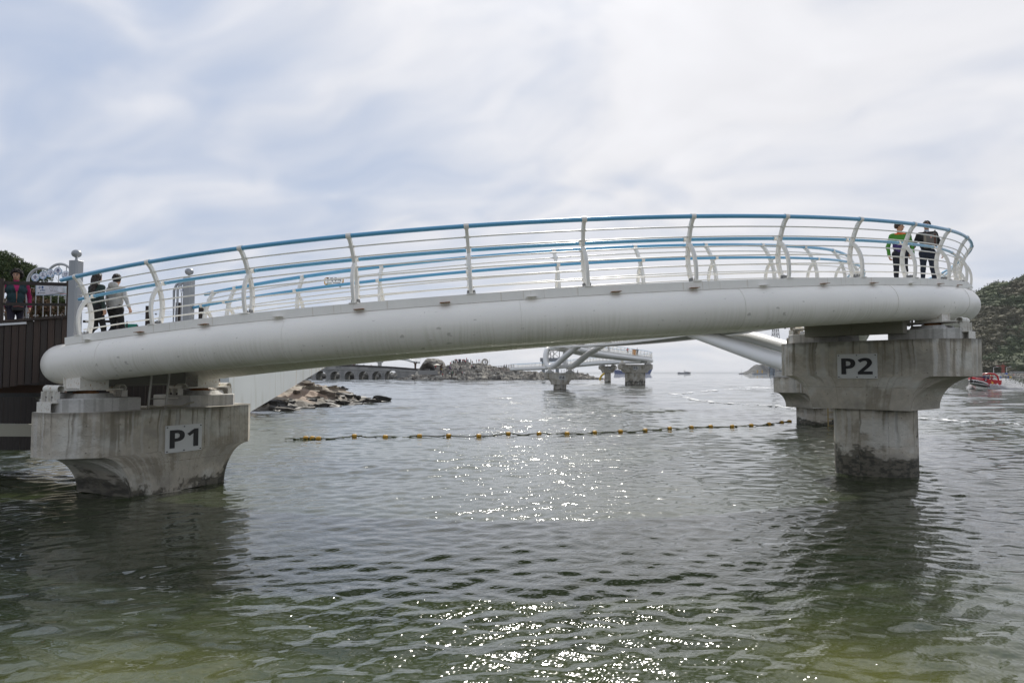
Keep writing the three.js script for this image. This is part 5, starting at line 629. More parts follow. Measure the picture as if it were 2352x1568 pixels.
  const crestPeople = [[1055, 370, 'red'], [1075, 372, 'brown'], [1108, 372, 'black'], [1122, 352, 'black'], [1150, 378, 'brown'], [1168, 375, 'red'], [1188, 384, 'black'], [1200, 362, 'red'], [1226, 398, 'black'], [1240, 402, 'navy'], [1254, 384, 'black'], [1266, 394, 'brown'], [1300, 352, 'black'], [1312, 378, 'red'], [1330, 392, 'black'], [1346, 388, 'brown'], [1356, 345, 'black'], [1366, 402, 'red'], [1390, 350, 'red'], [1396, 388, 'black'], [1420, 384, 'navy'], [1480, 388, 'black'], [1510, 388, 'brown'], [1600, 392, 'black'], [1650, 402, 'red'], [1690, 404, 'white'], [1780, 408, 'black']];
  const nth = (list, i) => { const k = list[i][2], same = list.filter(q => q[2] === k).sort((a, b) => a[0] - b[0]), n = same.indexOf(list[i]); return same.length === 1 ? 'the only one in that colour' : `${['first', 'second', 'third', 'fourth', 'fifth', 'sixth', 'seventh', 'eighth', 'ninth', 'tenth', 'eleventh', 'twelfth'][n]} in ${k} from the cave side`; };
  crestPeople.forEach(([x, y, k], i) => figure(k, down(x, y), i * 1.7, `tiny figure in ${k} on the rock crest, ${nth(crestPeople, i)}`, 'crowd on the rock crest'));
  const lowPeople = [[500, 520, 'black'], [520, 510, 'white'], [565, 512, 'white'], [610, 532, 'white'], [640, 525, 'black'], [690, 530, 'navy'], [745, 538, 'red'], [870, 575, 'yellow'], [852, 620, 'navy'], [1050, 552, 'purple'], [1112, 622, 'black'], [1095, 642, 'green'], [1038, 655, 'white'], [1205, 582, 'white'], [1305, 638, 'pink'], [1340, 682, 'white'], [1240, 562, 'black'], [1262, 558, 'black'], [1497, 542, 'pink'], [1550, 528, 'white'], [960, 668, 'black'], [1080, 695, 'black'], [1155, 692, 'brown'], [2000, 655, 'white'], [1280, 675, 'black'], [890, 680, 'red']];
  lowPeople.forEach(([x, y, k], i) => figure(k, down(x, y), i * 2.1, `tiny figure in ${k} on the ledges below, ${nth(lowPeople, i)}`, 'people on the rock ledges'));
  for (const [x, y, k] of [[2180, 492, 'navy'], [2225, 487, 'black']]) figure(k, at(918.7 + x / 9.1, 792.4 + y / 9.1, PD - 4), 1, `tiny figure in ${k} behind the timber fence`, 'people by the timber fence');
  figure('black', at(1327, 859.5, 255), 1, 'lone dark figure standing on the low reef beyond P4', 'people on the reef');
}

// ------------------------------------------------------------------ floats on their line
{
  const line = [[704, 1006], [719, 1006], [733, 1007], [815, 1001], [886, 1003], [964, 1001], [1031, 1000], [1100, 1001], [1167.5, 995.5], [1237.8, 995.5], [1302, 995], [1365, 992.5], [1424.5, 990], [1481, 987.6], [1537, 983], [1587, 980.5], [1631, 978.5], [1680, 978.5], [1724, 976], [1764.6, 973], [1794, 969], [1812, 967]];
  const depthOf = py => { const k = (py - 784) / 1568; return EYE * (Math.cos(PITCH) + k * Math.sin(PITCH)) / (k * Math.cos(PITCH) - Math.sin(PITCH)); };
  const pts = line.map(([x, y]) => onSea(x, depthOf(y + 2.2))), words = ['first', 'second', 'third', 'fourth', 'fifth', 'sixth', 'seventh', 'eighth', 'ninth', 'tenth', 'eleventh', 'twelfth', 'thirteenth', 'fourteenth', 'fifteenth', 'sixteenth', 'seventeenth', 'eighteenth', 'nineteenth', 'twentieth', 'twenty first', 'last'];
  const prof = []; for (let i = 0; i <= 12; i++) { const t = i / 12, x = -0.105 + 0.21 * t; prof.push(new THREE.Vector2(0.074 * Math.pow(Math.max(0, 1 - Math.abs(2 * t - 1) ** 4.5), 0.5) + 0.002, x)); }
  const bodyG = new THREE.LatheGeometry(prof, 18).rotateZ(Math.PI / 2), mF = new THREE.MeshStandardMaterial({ map: tex(128, 128, (u, v) => mix3([0.50, 0.27, 0.02], [0.30, 0.16, 0.02], sstep(0.1, 0.4, wfbm(u, v, 6, 6, 4, 110)))), roughness: 0.5 }), plug = cyl(0.02, 0.02, 0.03, 8).rotateZ(Math.PI / 2);
  pts.forEach((p, i) => { const q = thing('float', `yellow float, ${words[i]} of the line counted from the rocks side`, 'float', [p.x, 0.035, p.z], 0.1 + 0.25 * Math.sin(i * 2.3), 'yellow floats on the rope'); mesh('body', bodyG, mF, q); for (const s of [-1, 1]) mesh('rope_eye', plug, mDark, q).position.x = s * 0.11; q.rotation.z = 0.08 * Math.sin(i * 4.1); });
  const rope = []; const all = [onSea(668, 24.7), ...pts]; for (let i = 0; i + 1 < all.length; i++) for (let k = 0; k < 12; k++) { const t = k / 12, p = all[i].clone().lerp(all[i + 1], t); p.y = 0.02 + 0.02 * Math.cos(t * 2 * Math.PI) + 0.012 * Math.sin(i * 5 + t * 9); p.z += 0.12 * Math.sin(t * Math.PI) * Math.sin(i * 3); rope.push(p); } const rp = thing('float_rope', 'dark weedy rope carrying the yellow floats', 'rope', [0, 0, 0]); mesh('strand', pipe(rope, 0.022, 5), M(0.045, 0.045, 0.022, 0.9), rp);
  const r = rng(3), tufts = new THREE.InstancedMesh(new THREE.IcosahedronGeometry(0.035, 0), M(0.05, 0.06, 0.015, 0.9), 260); tufts.name = 'weed_tufts'; const m4 = new THREE.Matrix4(); for (let i = 0; i < 260; i++) { const p = rope[Math.floor(r() ** 1.2 * rope.length)]; m4.compose(V(p.x + (r() - 0.5) * 0.3, p.y, p.z), new THREE.Quaternion(), V(1 + 2 * r(), 0.6, 1)); tufts.setMatrixAt(i, m4); } tag(tufts, 'clumps of green weed grown on the float rope', 'weed', null, 'stuff'); scene.add(tufts);
  // foam of old wakes
  const foamLines = [[[1536, 904.7], [1555, 906], [1582, 915], [1605, 921], [1652, 925], [1705, 929], [1778, 932.5], [1837, 941]], [[1555, 906], [1605, 900], [1661, 896], [1778, 891.5]], [[2097, 960], [2156, 964.4], [2244, 971.7], [2400, 976]], [[1700, 890], [1790, 891.5]]];
  const N = 1100, foam = new THREE.InstancedMesh(new THREE.IcosahedronGeometry(1, 1), M(0.8, 0.8, 0.79, 0.8), N); foam.name = 'wake_foam'; const rr = rng(8); for (let i = 0; i < N; i++) { const L = foamLines[[0, 0, 0, 1, 2, 2, 3][i % 7]], t = rr() * (L.length - 1), k = Math.floor(t), a = L[k], b = L[Math.min(k + 1, L.length - 1)], px = lerp(a[0], b[0], t - k), py = lerp(a[1], b[1], t - k), d = depthOf(py) * (1 + (rr() + rr() - 1) * 0.025), p = onSea(px + (rr() - 0.5) * 8, d), s = (0.02 + 0.10 * rr() ** 3) * (noise(px * 0.16, i % 7, 1) > 0.05 ? 1 : 0.2) * d / 50; m4.compose(V(p.x, 0.03, p.z), new THREE.Quaternion(), V(s * 2, Math.min(s * 0.35, 0.06), s)); foam.setMatrixAt(i, m4); } tag(foam, 'broken white foam of old boat wakes', 'foam', null, 'stuff'); scene.add(foam);
}
// ------------------------------------------------------------------ the red jet boat
{
  const p = onSea(2256, 101), b = thing('jet_boat', 'red jet boat with painted toothed mouth racing towards the shore', 'boat', [p.x, 0.34, p.z], -1.12); b.rotation.order = 'YXZ'; b.rotation.x = -0.07; b.scale.setScalar(0.92);
  // local: bow +z, up y; stations along the hull
  const st = []; for (let i = 0; i <= 16; i++) { const t = i / 16, z = lerp(-2.8, 3.0, t), w = 1.28 * Math.pow(1 - Math.pow(clamp((t - 0.35) / 0.65), 2.4), 0.6) + 0.10, keel = 0.02 + 0.55 * Math.pow(clamp((t - 0.55) / 0.45), 2), ch = 0.14 + 0.36 * Math.pow(clamp((t - 0.4) / 0.6), 1.6), sheer = 1.22 + 0.06 * t; st.push([z, w, keel, ch, sheer]); }
  const hull = (lo) => { const pos = [], uv = [], idx = []; const n = 7; for (const s of [1, -1]) { const base = pos.length / 3; st.forEach(([z, w, k, c, sh], i) => { for (let q = 0; q < n; q++) { const v = q / (n - 1); let x, y; if (lo) { x = s * w * 0.86 * v; y = lerp(k, c, v); } else { x = s * w * lerp(0.86, 1, Math.sin(v * 1.57)); y = lerp(c, sh, v); } pos.push(x, y, z); uv.push(1 - i / 16, v); } }); for (let i = 0; i < 16; i++) for (let q = 0; q + 1 < n; q++) { const a = base + i * n + q, bb = a + 1, c = a + n, d = c + 1; s > 0 ? idx.push(a, bb, c, bb, d, c) : idx.push(a, c, bb, bb, c, d); } } const g = new THREE.BufferGeometry(); g.setAttribute('position', new THREE.Float32BufferAttribute(pos, 3)); g.setAttribute('uv', new THREE.Float32BufferAttribute(uv, 2)); g.setIndex(idx); g.computeVertexNormals(); return g; };
  const livery = print(512, 128, c => { c.fillStyle = '#b3161e'; c.fillRect(0, 0, 512, 128); c.fillStyle = '#f2ece6'; c.beginPath(); c.moveTo(0, 40); c.lineTo(120, 52); c.lineTo(215, 84); c.lineTo(232, 116); c.lineTo(150, 128); c.lineTo(0, 128); c.fill(); c.fillStyle = '#0c0c0e'; c.beginPath(); c.moveTo(0, 58); c.lineTo(110, 66); c.lineTo(205, 96); c.lineTo(212, 112); c.lineTo(150, 118); c.lineTo(0, 120); c.fill(); c.fillStyle = '#f2ece6'; for (let i = 0; i < 10; i++) { const x = 6 + i * 20, y = 54 + i * 3.4; c.beginPath(); c.moveTo(x, y); c.lineTo(x + 18, y + 3); c.lineTo(x + 9, y + 26); c.fill(); c.beginPath(); c.moveTo(x, 124); c.lineTo(x + 16, 122); c.lineTo(x + 8, 106); c.fill(); } c.fillStyle = '#14142a'; c.beginPath(); c.ellipse(160, 30, 30, 20, 0.2, 0, 7); c.fill(); c.fillStyle = '#f2f2f2'; c.beginPath(); c.arc(164, 28, 12, 0, 7); c.fill(); c.fillStyle = '#111'; c.beginPath(); c.arc(168, 30, 6, 0, 7); c.fill(); c.fillStyle = '#e8b63a'; c.beginPath(); c.moveTo(270, 30); c.lineTo(330, 60); c.lineTo(290, 110); c.fill(); c.fillStyle = '#f0efe8'; c.fillRect(400, 60, 36, 26); for (let i = 0; i < 6; i++) c.fillRect(30 + i * 14, 8, 9, 9); });
  mesh('hull', hull(false), livery, b); mesh('hull_bottom', hull(true), M(0.45, 0.47, 0.44, 0.4), b);
  const red = M(0.42, 0.015, 0.02, 0.3), dk = []; { const pos = [], idx = []; st.forEach(([z, w, , , sh]) => pos.push(-w, sh, z, 0, sh + (z > 0.6 ? 0.16 : -0.4), z, w, sh, z)); for (let i = 0; i < 16; i++) for (let q = 0; q < 2; q++) { const a = i * 3 + q; idx.push(a, a + 3, a + 1, a + 1, a + 3, a + 4); } const g = new THREE.BufferGeometry(); g.setAttribute('position', new THREE.Float32BufferAttribute(pos, 3)); g.setIndex(idx); g.computeVertexNormals(); mesh('foredeck', g, red, b); }
  mesh('transom', box(2.5, 1.1, 0.08, 0, 0.72, -2.8), red, b); mesh('roll_hoop', pipe([V(-1.2, 1.1, -2.3), V(-1.15, 1.9, -2.0), V(-0.8, 2.2, -1.8), V(0, 2.28, -1.75), V(0.8, 2.2, -1.8), V(1.15, 1.9, -2.0), V(1.2, 1.1, -2.3)], 0.14, 10), red, b); mesh('grab_rail', pipe([V(-1.15, 1.25, -1.7), V(-1.1, 1.6, 0), V(-0.9, 1.65, 1.2), V(0, 1.72, 1.5), V(0.9, 1.65, 1.2), V(1.1, 1.6, 0), V(1.15, 1.25, -1.7)], 0.03, 6), mGalv, b);
  mesh('screen', box(1.5, 0.35, 0.04, 0, 1.55, 1.25).rotateX(0), new THREE.MeshPhysicalMaterial({ color: rgb(0.7, 0.75, 0.75), transmission: 1, roughness: 0.05, thickness: 0, ior: 1.45 }), b); for (const z of [-1.5, -0.4, 0.6]) mesh('seat', box(2.0, 0.45, 0.4, 0, 0.95, z, 0.05), mDark, b);
  // riders: sitting figures
  const rider = [0, 1, 2].map(i => personGeo({ h: 1.62, simple: true, shirt: [[0.02, 0.02, 0.025], [0.30, 0.03, 0.03], [0.03, 0.05, 0.12]][i], trousers: [0.02, 0.02, 0.03], arms: [[[-0.27, 1.15, 0.1], [-0.2, 1.05, 0.35]], [[0.27, 1.15, 0.1], [0.2, 1.05, 0.35]]], legs: [[[-0.1, 0.86, 0.4], [-0.1, 0.45, 0.45]], [[0.1, 0.86, 0.4], [0.1, 0.45, 0.45]]] }, 0.06)); b.updateMatrixWorld(true); let k = 0;
  for (const [z, xs, row] of [[0.55, [-0.62, 0.05, 0.66], 'front'], [-0.45, [-0.66, 0, 0.66], 'middle'], [-1.5, [-0.6, 0.6], 'rear']]) for (const x of xs) { const m = mesh('person', rider[k % 3], mPerson); m.position.copy(b.localToWorld(V(x, 0.34, z))); m.rotation.y = b.rotation.y; tag(m, `rider in ${['black', 'red', 'navy'][k % 3]} vest on the ${row} seat of the red boat${row === 'middle' || row === 'front' ? ', ' + (x < -0.2 ? 'starboard' : x > 0.3 ? 'port' : 'centre') : ''}`, 'person', 'riders in the red boat'); k++; }
  // spray thrown up by the hull
  const N = 26000, sp = new THREE.InstancedMesh(new THREE.IcosahedronGeometry(1, 0), new THREE.MeshPhysicalMaterial({ color: rgb(0.85, 0.85, 0.85), roughness: 1, transmission: 0.4, thickness: 0 }), N), r = rng(19), m4 = new THREE.Matrix4(), gs = () => r() + r() + r() - 1.5; sp.name = 'spray';
  for (let i = 0; i < N; i++) { let q; if (i % 3) { const t = r() ** 0.8, h = (0.25 + 1.5 * Math.exp(-Math.pow((t - 0.22) / 0.35, 2))) * r() ** 1.6; q = V(gs() * (0.9 + 2.4 * t), h, -2.2 - 15 * t); } else { const s = i % 2 ? 1 : -1, t = r(); q = V(s * (1.3 + 3.4 * t), -0.3 + (0.85 - 0.4 * t) * r() ** 1.8, 0.3 - 5.0 * t + gs() * 0.8); } const w = b.localToWorld(q); w.y = Math.max(w.y, 0.02); const s = 0.012 + 0.035 * r() ** 2; m4.compose(w, new THREE.Quaternion(), V(s * 1.5, s, s * 1.5)); sp.setMatrixAt(i, m4); } tag(sp, 'white spray and foam thrown up round the red boat', 'spray', null, 'stuff'); scene.add(sp);
}
// ------------------------------------------------------------------ wooded headland, mole
const leafy = (() => { const r = rng(61), gs = [new THREE.IcosahedronGeometry(0.92, 2)]; { const p = gs[0].attributes.position; for (let i = 0; i < p.count; i++) { const f = 0.85 + 0.38 * noise(p.getX(i) * 2.6, p.getY(i) * 2, p.getZ(i) * 2); p.setXYZ(i, p.getX(i) * f, p.getY(i) * f * 0.85, p.getZ(i) * f); } gs[0].computeVertexNormals(); } const pos = []; for (let i = 0; i < 150; i++) { const u = r() * 2 - 1, t = r() * 6.283, s = Math.sqrt(1 - u * u), R = 0.72 + 0.32 * r() + 0.16 * noise(s * Math.cos(t) * 2, u * 2, s * Math.sin(t) * 2), c = V(s * Math.cos(t) * R, u * R * 0.85, s * Math.sin(t) * R), a = V(r() - 0.5, r() - 0.5, r() - 0.5).normalize().multiplyScalar(0.16), b = V(r() - 0.5, r() - 0.5, r() - 0.5).normalize().multiplyScalar(0.16); for (const v of [c, c.clone().add(a), c.clone().add(b)]) pos.push(v.x, v.y, v.z); } const g = new THREE.BufferGeometry(); g.setAttribute('position', new THREE.Float32BufferAttribute(pos, 3)); g.computeVertexNormals(); return merge([gs[0], g]); })();
{
  const crest = [[2040, 857], [2100, 830], [2150, 785], [2214, 722], [2262, 684], [2305, 664], [2340, 657], [2420, 645], [2520, 640], [2700, 660], [2900, 700], [3100, 790]].map(([a, b]) => [(a - 1176) / 1568, (856.4 - b) / 1568 * 560]);
  const top = u => { for (let i = 0; i + 1 < crest.length; i++) if (u <= crest[i + 1][0]) return lerp(crest[i][1], crest[i + 1][1], clamp((u - crest[i][0]) / (crest[i + 1][0] - crest[i][0]))); return 5; };
  const hgt = (x, d) => { const u = x / d, h = top(u) * (1 + 0.05 * noise(u * 30, 1, 1)); return -1 + h * sstep(415, 565, d) * sstep(900, 600, d) + 6 * noise(x * 0.02, 5, d * 0.02) * sstep(425, 470, d); };
  const nx = 110, nd = 70, pos = [], idx = []; for (let j = 0; j <= nd; j++) for (let i = 0; i <= nx; i++) { const d = lerp(405, 900, j / nd), x = lerp(0.54, 1.28, i / nx) * d; pos.push(x, hgt(x, d), -d); } for (let j = 0; j < nd; j++) for (let i = 0; i < nx; i++) { const a = j * (nx + 1) + i, b = a + 1, c = a + nx + 1, e = c + 1; idx.push(a, b, c, b, e, c); }
  const g = new THREE.BufferGeometry(); g.setAttribute('position', new THREE.Float32BufferAttribute(pos, 3)); g.setIndex(idx); g.computeVertexNormals(); struct('headland', g, M(0.045, 0.046, 0.026, 0.95));
  const N = 3400, f = new THREE.InstancedMesh(leafy, new THREE.MeshStandardMaterial({ color: rgb(1, 1, 1), roughness: 0.9 }), N), r = rng(71), m4 = new THREE.Matrix4(), col = new THREE.Color(); f.name = 'forest';
  for (let i = 0; i < N; i++) { const d = lerp(424, 600, r() ** 0.9), u = i < 2500 ? lerp(0.585, 0.80, r()) : lerp(0.78, 1.2, r()), x = u * d, s = 4.2 + 4.2 * r() ** 1.5; m4.compose(V(x, hgt(x, d) + s * 0.35, -d), new THREE.Quaternion().setFromEuler(new THREE.Euler(0, r() * 6, 0)), V(s, s * (0.8 + 0.4 * r()), s)); f.setMatrixAt(i, m4); const t = r(), n = fbm(x * 0.03, 2, d * 0.03, 3); const c = n > 0.16 ? [0.085, 0.078, 0.045] : mix3([0.05, 0.064, 0.03], [0.085, 0.10, 0.045], t); const kk = 0.75 + 0.5 * r(); f.setColorAt(i, col.setRGB(c[0] * kk, c[1] * kk, c[2] * kk)); } tag(f, 'dense dark green and rusty wood covering the headland', 'forest', null, 'stuff'); scene.add(f);
  // mole with riprap
  const X = px => (px - 1176) / 1568 * 392, ml = thing('mole', 'grey concrete mole along the foot of the wooded headland', 'mole', [0, 0, 0]); mesh('parapet', box(X(2700) - X(2180), 1.2, 4).translate((X(2700) + X(2180)) / 2, 1.9, -394), M(0.34, 0.335, 0.32, 0.9), ml); mesh('rail', box(X(2700) - X(2320), 0.25, 0.2).translate((X(2700) + X(2320)) / 2, 3.1, -392.5), M(0.6, 0.6, 0.6, 0.6), ml);
  const rp = new THREE.InstancedMesh(new THREE.IcosahedronGeometry(1, 0), M(1, 1, 1, 0.9), 900); rp.name = 'riprap'; for (let i = 0; i < 900; i++) { const x = lerp(X(2180), X(2640), r()), t = r(), s = 0.5 + 0.5 * r(); m4.compose(V(x, lerp(-0.2, 1.6, t), -lerp(386.5, 391.5, t)), new THREE.Quaternion().setFromEuler(new THREE.Euler(r() * 3, r() * 6, r() * 3)), V(s * 1.4, s * 0.8, s)); rp.setMatrixAt(i, m4); const c = i % 47 === 0 ? [0.45, 0.30, 0.05] : i % 61 === 0 ? [0.42, 0.04, 0.04] : i % 83 === 0 ? [0.03, 0.10, 0.4] : (q => [0.32 * q, 0.30 * q, 0.26 * q])(0.45 + 0.8 * r()); rp.setColorAt(i, col.setRGB(...c)); } tag(rp, 'heaped boulders armouring the mole, a few brightly painted', 'riprap', null, 'stuff'); scene.add(rp);
  for (const [px, dy, lab] of [[2288, 1, 'single arm street lamp on the mole, nearer the P2 pier'], [2318, -2, 'single arm street lamp on the mole, right of the red gantry']]) { const l = thing('street_lamp', lab, 'street lamp', [X(px), 2.4, -394], 0, 'lamps on the mole'); mesh('mast', cyl(0.16, 0.10, 3.3 + 0, 8), M(0.55, 0.55, 0.55, 0.5), l); mesh('arm', bar(V(0, 3.2, 0), V(2.0, 3.6, 0), 0.07, 6), M(0.55, 0.55, 0.55, 0.5), l); mesh('lamp_head', box(0.9, 0.18, 0.35, 2.2, 3.65, 0), M(0.7, 0.7, 0.7, 0.4), l); }
  const gt = thing('gantry', 'red lattice gantry on the mole between the street lamps', 'gantry', [X(2310), 2.4, -394]); for (const k of [-0.45, 0.45]) for (const q of [-0.45, 0.45]) mesh('leg', bar(V(k, 0, q), V(k * 0.8, 4.6, q * 0.8), 0.14, 6), M(0.30, 0.055, 0.035, 0.7), gt); for (let i = 0; i < 5; i++) mesh('brace', bar(V(-0.42, i * 0.9, 0.45), V(0.42, i * 0.9 + 0.9, 0.42), 0.07, 5), M(0.30, 0.055, 0.035, 0.7), gt); mesh('jib', box(5.6, 0.3, 0.4, -1.0, 4.0, 0), M(0.30, 0.055, 0.035, 0.7), gt); mesh('mast_head', cyl(0.1, 0.06, 1.2, 6, 0, 4.5, 0), M(0.30, 0.055, 0.035, 0.7), gt); mesh('stay', bar(V(0, 5.6, 0), V(-3.6, 4.2, 0), 0.04, 5), mDark, gt);
}
// ------------------------------------------------------------------ far out: island, bridge legs, barge, ships, pylon, cable cars
{
  const D = 1900, X = px => (px - 1176) / 1568 * D, prof = [[1712, 0], [1722, 4], [1734, 12], [1741, 22], [1747, 26.5], [1760, 25], [1775, 21], [1800, 22], [1850, 30], [1900, 20], [1960, 0]]; const nx = 90, nd = 24, pos = [], idx = [], h = u => { for (let i = 0; i + 1 < prof.length; i++) if (u <= prof[i + 1][0]) return lerp(prof[i][1], prof[i + 1][1], clamp((u - prof[i][0]) / (prof[i + 1][0] - prof[i][0]))); return 0; };
  for (let j = 0; j <= nd; j++) for (let i = 0; i <= nx; i++) { const px = lerp(1710, 1962, i / nx), t = j / nd, z = lerp(-70, 120, t); pos.push(X(px), -2 + (h(px) + 2.5 * noise(px * 0.3, z * 0.05, 2) + 2) * sstep(0, 0.3, t) * sstep(1, 0.55, t), -D - z); } for (let j = 0; j < nd; j++) for (let i = 0; i < nx; i++) { const a = j * (nx + 1) + i, b = a + 1, c = a + nx + 1, e = c + 1; idx.push(a, b, c, b, e, c); }
  let g = new THREE.BufferGeometry(); g.setAttribute('position', new THREE.Float32BufferAttribute(pos, 3)); g.setIndex(idx); g = g.toNonIndexed(); g.computeVertexNormals(); struct('island', g, M(0.055, 0.055, 0.05, 0.95));
  const bd = 900, bx = px => (px - 1176) / 1568 * bd, gb = thing('viaduct', 'blue grey viaduct bent beyond the pipes beside the island', 'viaduct', [0, 0, 0]), mB = M(0.20, 0.25, 0.30, 0.8); mesh('crosshead', box(bx(1850) - bx(1767), 3.2, 5).translate((bx(1850) + bx(1767)) / 2, 10.3, -bd), mB, gb); for (const px of [1774, 1796.5, 1830]) mesh('leg', box(4.6, 10, 4.5).translate(bx(px), 4.2, -bd), mB, gb);
  const ad = 1000, bp = onSea(1745.5, ad), ba = thing('barge', 'long grey floating barge with two yellow cranes before the island', 'barge', bp.toArray()); mesh('hull', box(20, 2.6, 6, 0, 0.9, 0, 0.1), M(0.30, 0.32, 0.34, 0.7), ba); mesh('deck_edge', box(20.2, 0.3, 6.2, 0, 2.2, 0), M(0.5, 0.5, 0.5, 0.7), ba); for (const x of [-3.4, 3.6]) mesh('crane', merge([box(1.3, 1.2, 1.2, x, 2.9, 0), box(0.8, 4.2, 0.8, x, 4.8, 0), bar(V(x, 6.6, 0), V(x + 1.2, 5.2, 0), 0.2, 5)]), M(0.50, 0.30, 0.03, 0.7), ba);
  const ship = (label, px, d, L, c, house, group) => { const s = thing('cargo_ship', label, 'ship', onSea(px, d).toArray(), 0, group), k = L / 48; const hp = [[-24, 5.2], [-22.5, 0], [21, 0], [24, 6.4], [19, 4.6], [-16, 4.2], [-18, 5.4]].map(q => [q[0] * k, q[1] * k]); mesh('hull', extrude(hp, 8 * k), M(...c, 0.7), s); mesh('bridge_house', box(5 * k, 5 * k, 6 * k, house * k, 7 * k, 0), M(0.5, 0.5, 0.5, 0.6), s); mesh('funnel', box(1.8 * k, 3 * k, 2 * k, (house - 2) * k, 10.4 * k, 0), M(0.2, 0.2, 0.22, 0.6), s); mesh('mast', cyl(0.25 * k, 0.15 * k, 7 * k, 6, (house + 2) * k, 8 * k, 0), mDark, s); mesh('foremast', cyl(0.25 * k, 0.15 * k, 5 * k, 6, -17 * k, 5 * k, 0), mDark, s); mesh('cargo', box(14 * k, 2.2 * k, 6 * k, 11 * k, 5.6 * k, 0), M(c[0] * 1.4, c[1] * 1.4, c[2] * 1.4, 0.8), s); };
  ship('dark small cargo ship alone on the open horizon', 1572, 2400, 46, [0.06, 0.07, 0.09], 2, 'ships at anchor'); ship('long blue ship half hidden behind the P5 pier', 1454, 1700, 95, [0.04, 0.07, 0.20], -34, 'ships at anchor'); ship('pale grey ship far off left of P5 above the reef', 1326, 2600, 22, [0.35, 0.36, 0.38], -4, 'ships at anchor'); ship('hazy grey ship beyond the causeway, nearer the lamp pillar', 941, 1500, 9, [0.32, 0.34, 0.37], 0, 'ships at anchor'); ship('hazy grey ship beyond the causeway, taller mast', 924, 1500, 8, [0.32, 0.34, 0.37], 1, 'ships at anchor');
  scene.children.slice(-2).forEach((o, i) => { o.scale.setScalar(2.2); o.position.y = 12; o.position.y = 0; });
  const sl = thing('yacht', 'little sailing yacht with bare mast near the island', 'yacht', onSea(1703, 1500).toArray()); mesh('hull', extrude([[-5, 1.4], [-4, 0], [4, 0], [5.5, 1.6]], 2.5), M(0.25, 0.25, 0.27, 0.6), sl); mesh('mast', cyl(0.16, 0.1, 11, 6, 0.4, 1, 0), mDark, sl);
  // pylon of the cable car and its ropes
  const pd = 600, pl = thing('cable_pylon', 'steel lattice pylon of the cable car beyond the dipping pipes', 'pylon', onSea(1783.5, pd).toArray()), H = 58, hw = y => lerp(4.4, 0.9, y / H), ms = M(0.10, 0.10, 0.105, 0.7); for (const [a, b] of [[-1, -1], [1, -1], [1, 1], [-1, 1]]) mesh('leg', bar(V(a * hw(0), 0, b * hw(0)), V(a * hw(H), H, b * hw(H)), 0.28, 6), ms, pl);
  for (let i = 0; i < 16; i++) { const y0 = H * i / 16, y1 = H * (i + 1) / 16; for (const z of [-1, 1]) { mesh('brace', bar(V(-hw(y0), y0, z * hw(y0)), V(hw(y1), y1, z * hw(y1)), 0.13, 4), ms, pl); mesh('brace', bar(V(hw(y0), y0, z * hw(y0)), V(-hw(y1), y1, z * hw(y1)), 0.13, 4), ms, pl); mesh('strut', bar(V(-hw(y1), y1, z * hw(y1)), V(hw(y1), y1, z * hw(y1)), 0.13, 4), ms, pl); } } mesh('crossarm', box(9, 0.8, 1.4, 0, H, 0), ms, pl);
  const cb = thing('cable_rope', 'pair of thin cable car ropes strung across the bay', 'cable', [0, 0, 0]); const tip = pl.position.clone().add(V(0, H, 0)), sag = (a, b, s, n = 24) => [...Array(n + 1)].map((_, i) => { const t = i / n, p = a.clone().lerp(b, t); p.y -= s * 4 * t * (1 - t); return p; });
  const westA = at(-120, 702, 760), eastA = at(2350, 1000, 600).setY(20); const w1 = sag(tip.clone().add(V(-4, 0, 0)), westA, 6, 40), w2 = sag(tip.clone().add(V(4, 0, 0)), westA.clone().add(V(0, -3, -8)), 6, 40); mesh('strand', pipe(w1, 0.09, 4), ms, cb); mesh('strand', pipe(w2, 0.09, 4), ms, cb); const e1 = sag(tip.clone().add(V(-2, 0, 0)), at(1860, 812, 600), 0.5), e2 = sag(tip.clone().add(V(4, 0, 0)), at(1872, 806, 600), 0.5); mesh('strand', pipe(e1, 0.07, 4), ms, cb); mesh('strand', pipe(e2, 0.07, 4), ms, cb);
  const gon = thing('gondola', 'cable car cabin hanging just right of the pylon', 'cable car', e1[8].toArray(), 0, 'cable car cabins'); mesh('cabin', new RoundedBoxGeometry(1.7, 1.6, 1.5, 3, 0.45).translate(0, -2.6, 0), M(0.05, 0.05, 0.06, 0.3), gon); mesh('window_band', new RoundedBoxGeometry(1.74, 0.6, 1.54, 2, 0.25).translate(0, -2.45, 0), M(0.2, 0.23, 0.26, 0.1), gon); mesh('hanger', bar(V(0, 0, 0), V(0, -1.9, 0), 0.07, 5), ms, gon);
  [[9, 'over the middle of the near bridge'], [16, 'left of the middle of the near bridge'], [21, 'above the warning plate side of the near bridge'], [28, 'towards the gate posts']].forEach(([i, t]) => { const c = copy(gon, `tiny cable car cabin ${t}`); c.position.copy(w1[i]); });
  // horned marker and work platform behind the piers
  const mk = thing('marker_sculpture', 'curved yellow and red posts rising from the water beside P6', 'sculpture', onSea(1384, 232).toArray()); for (const [x, c, w] of [[-0.9, [0.55, 0.36, 0.02], 1], [0.75, [0.5, 0.09, 0.03], 0.7]]) mesh('horn', pipe(curve([V(x - 0.1, -0.5, 0), V(x + 0.2, 0.8, 0), V(x + 0.8, 1.7, 0), V(x + 1.7, 2.3, 0)], 14), 0.33 * w, 10), M(...c, 0.5), mk);
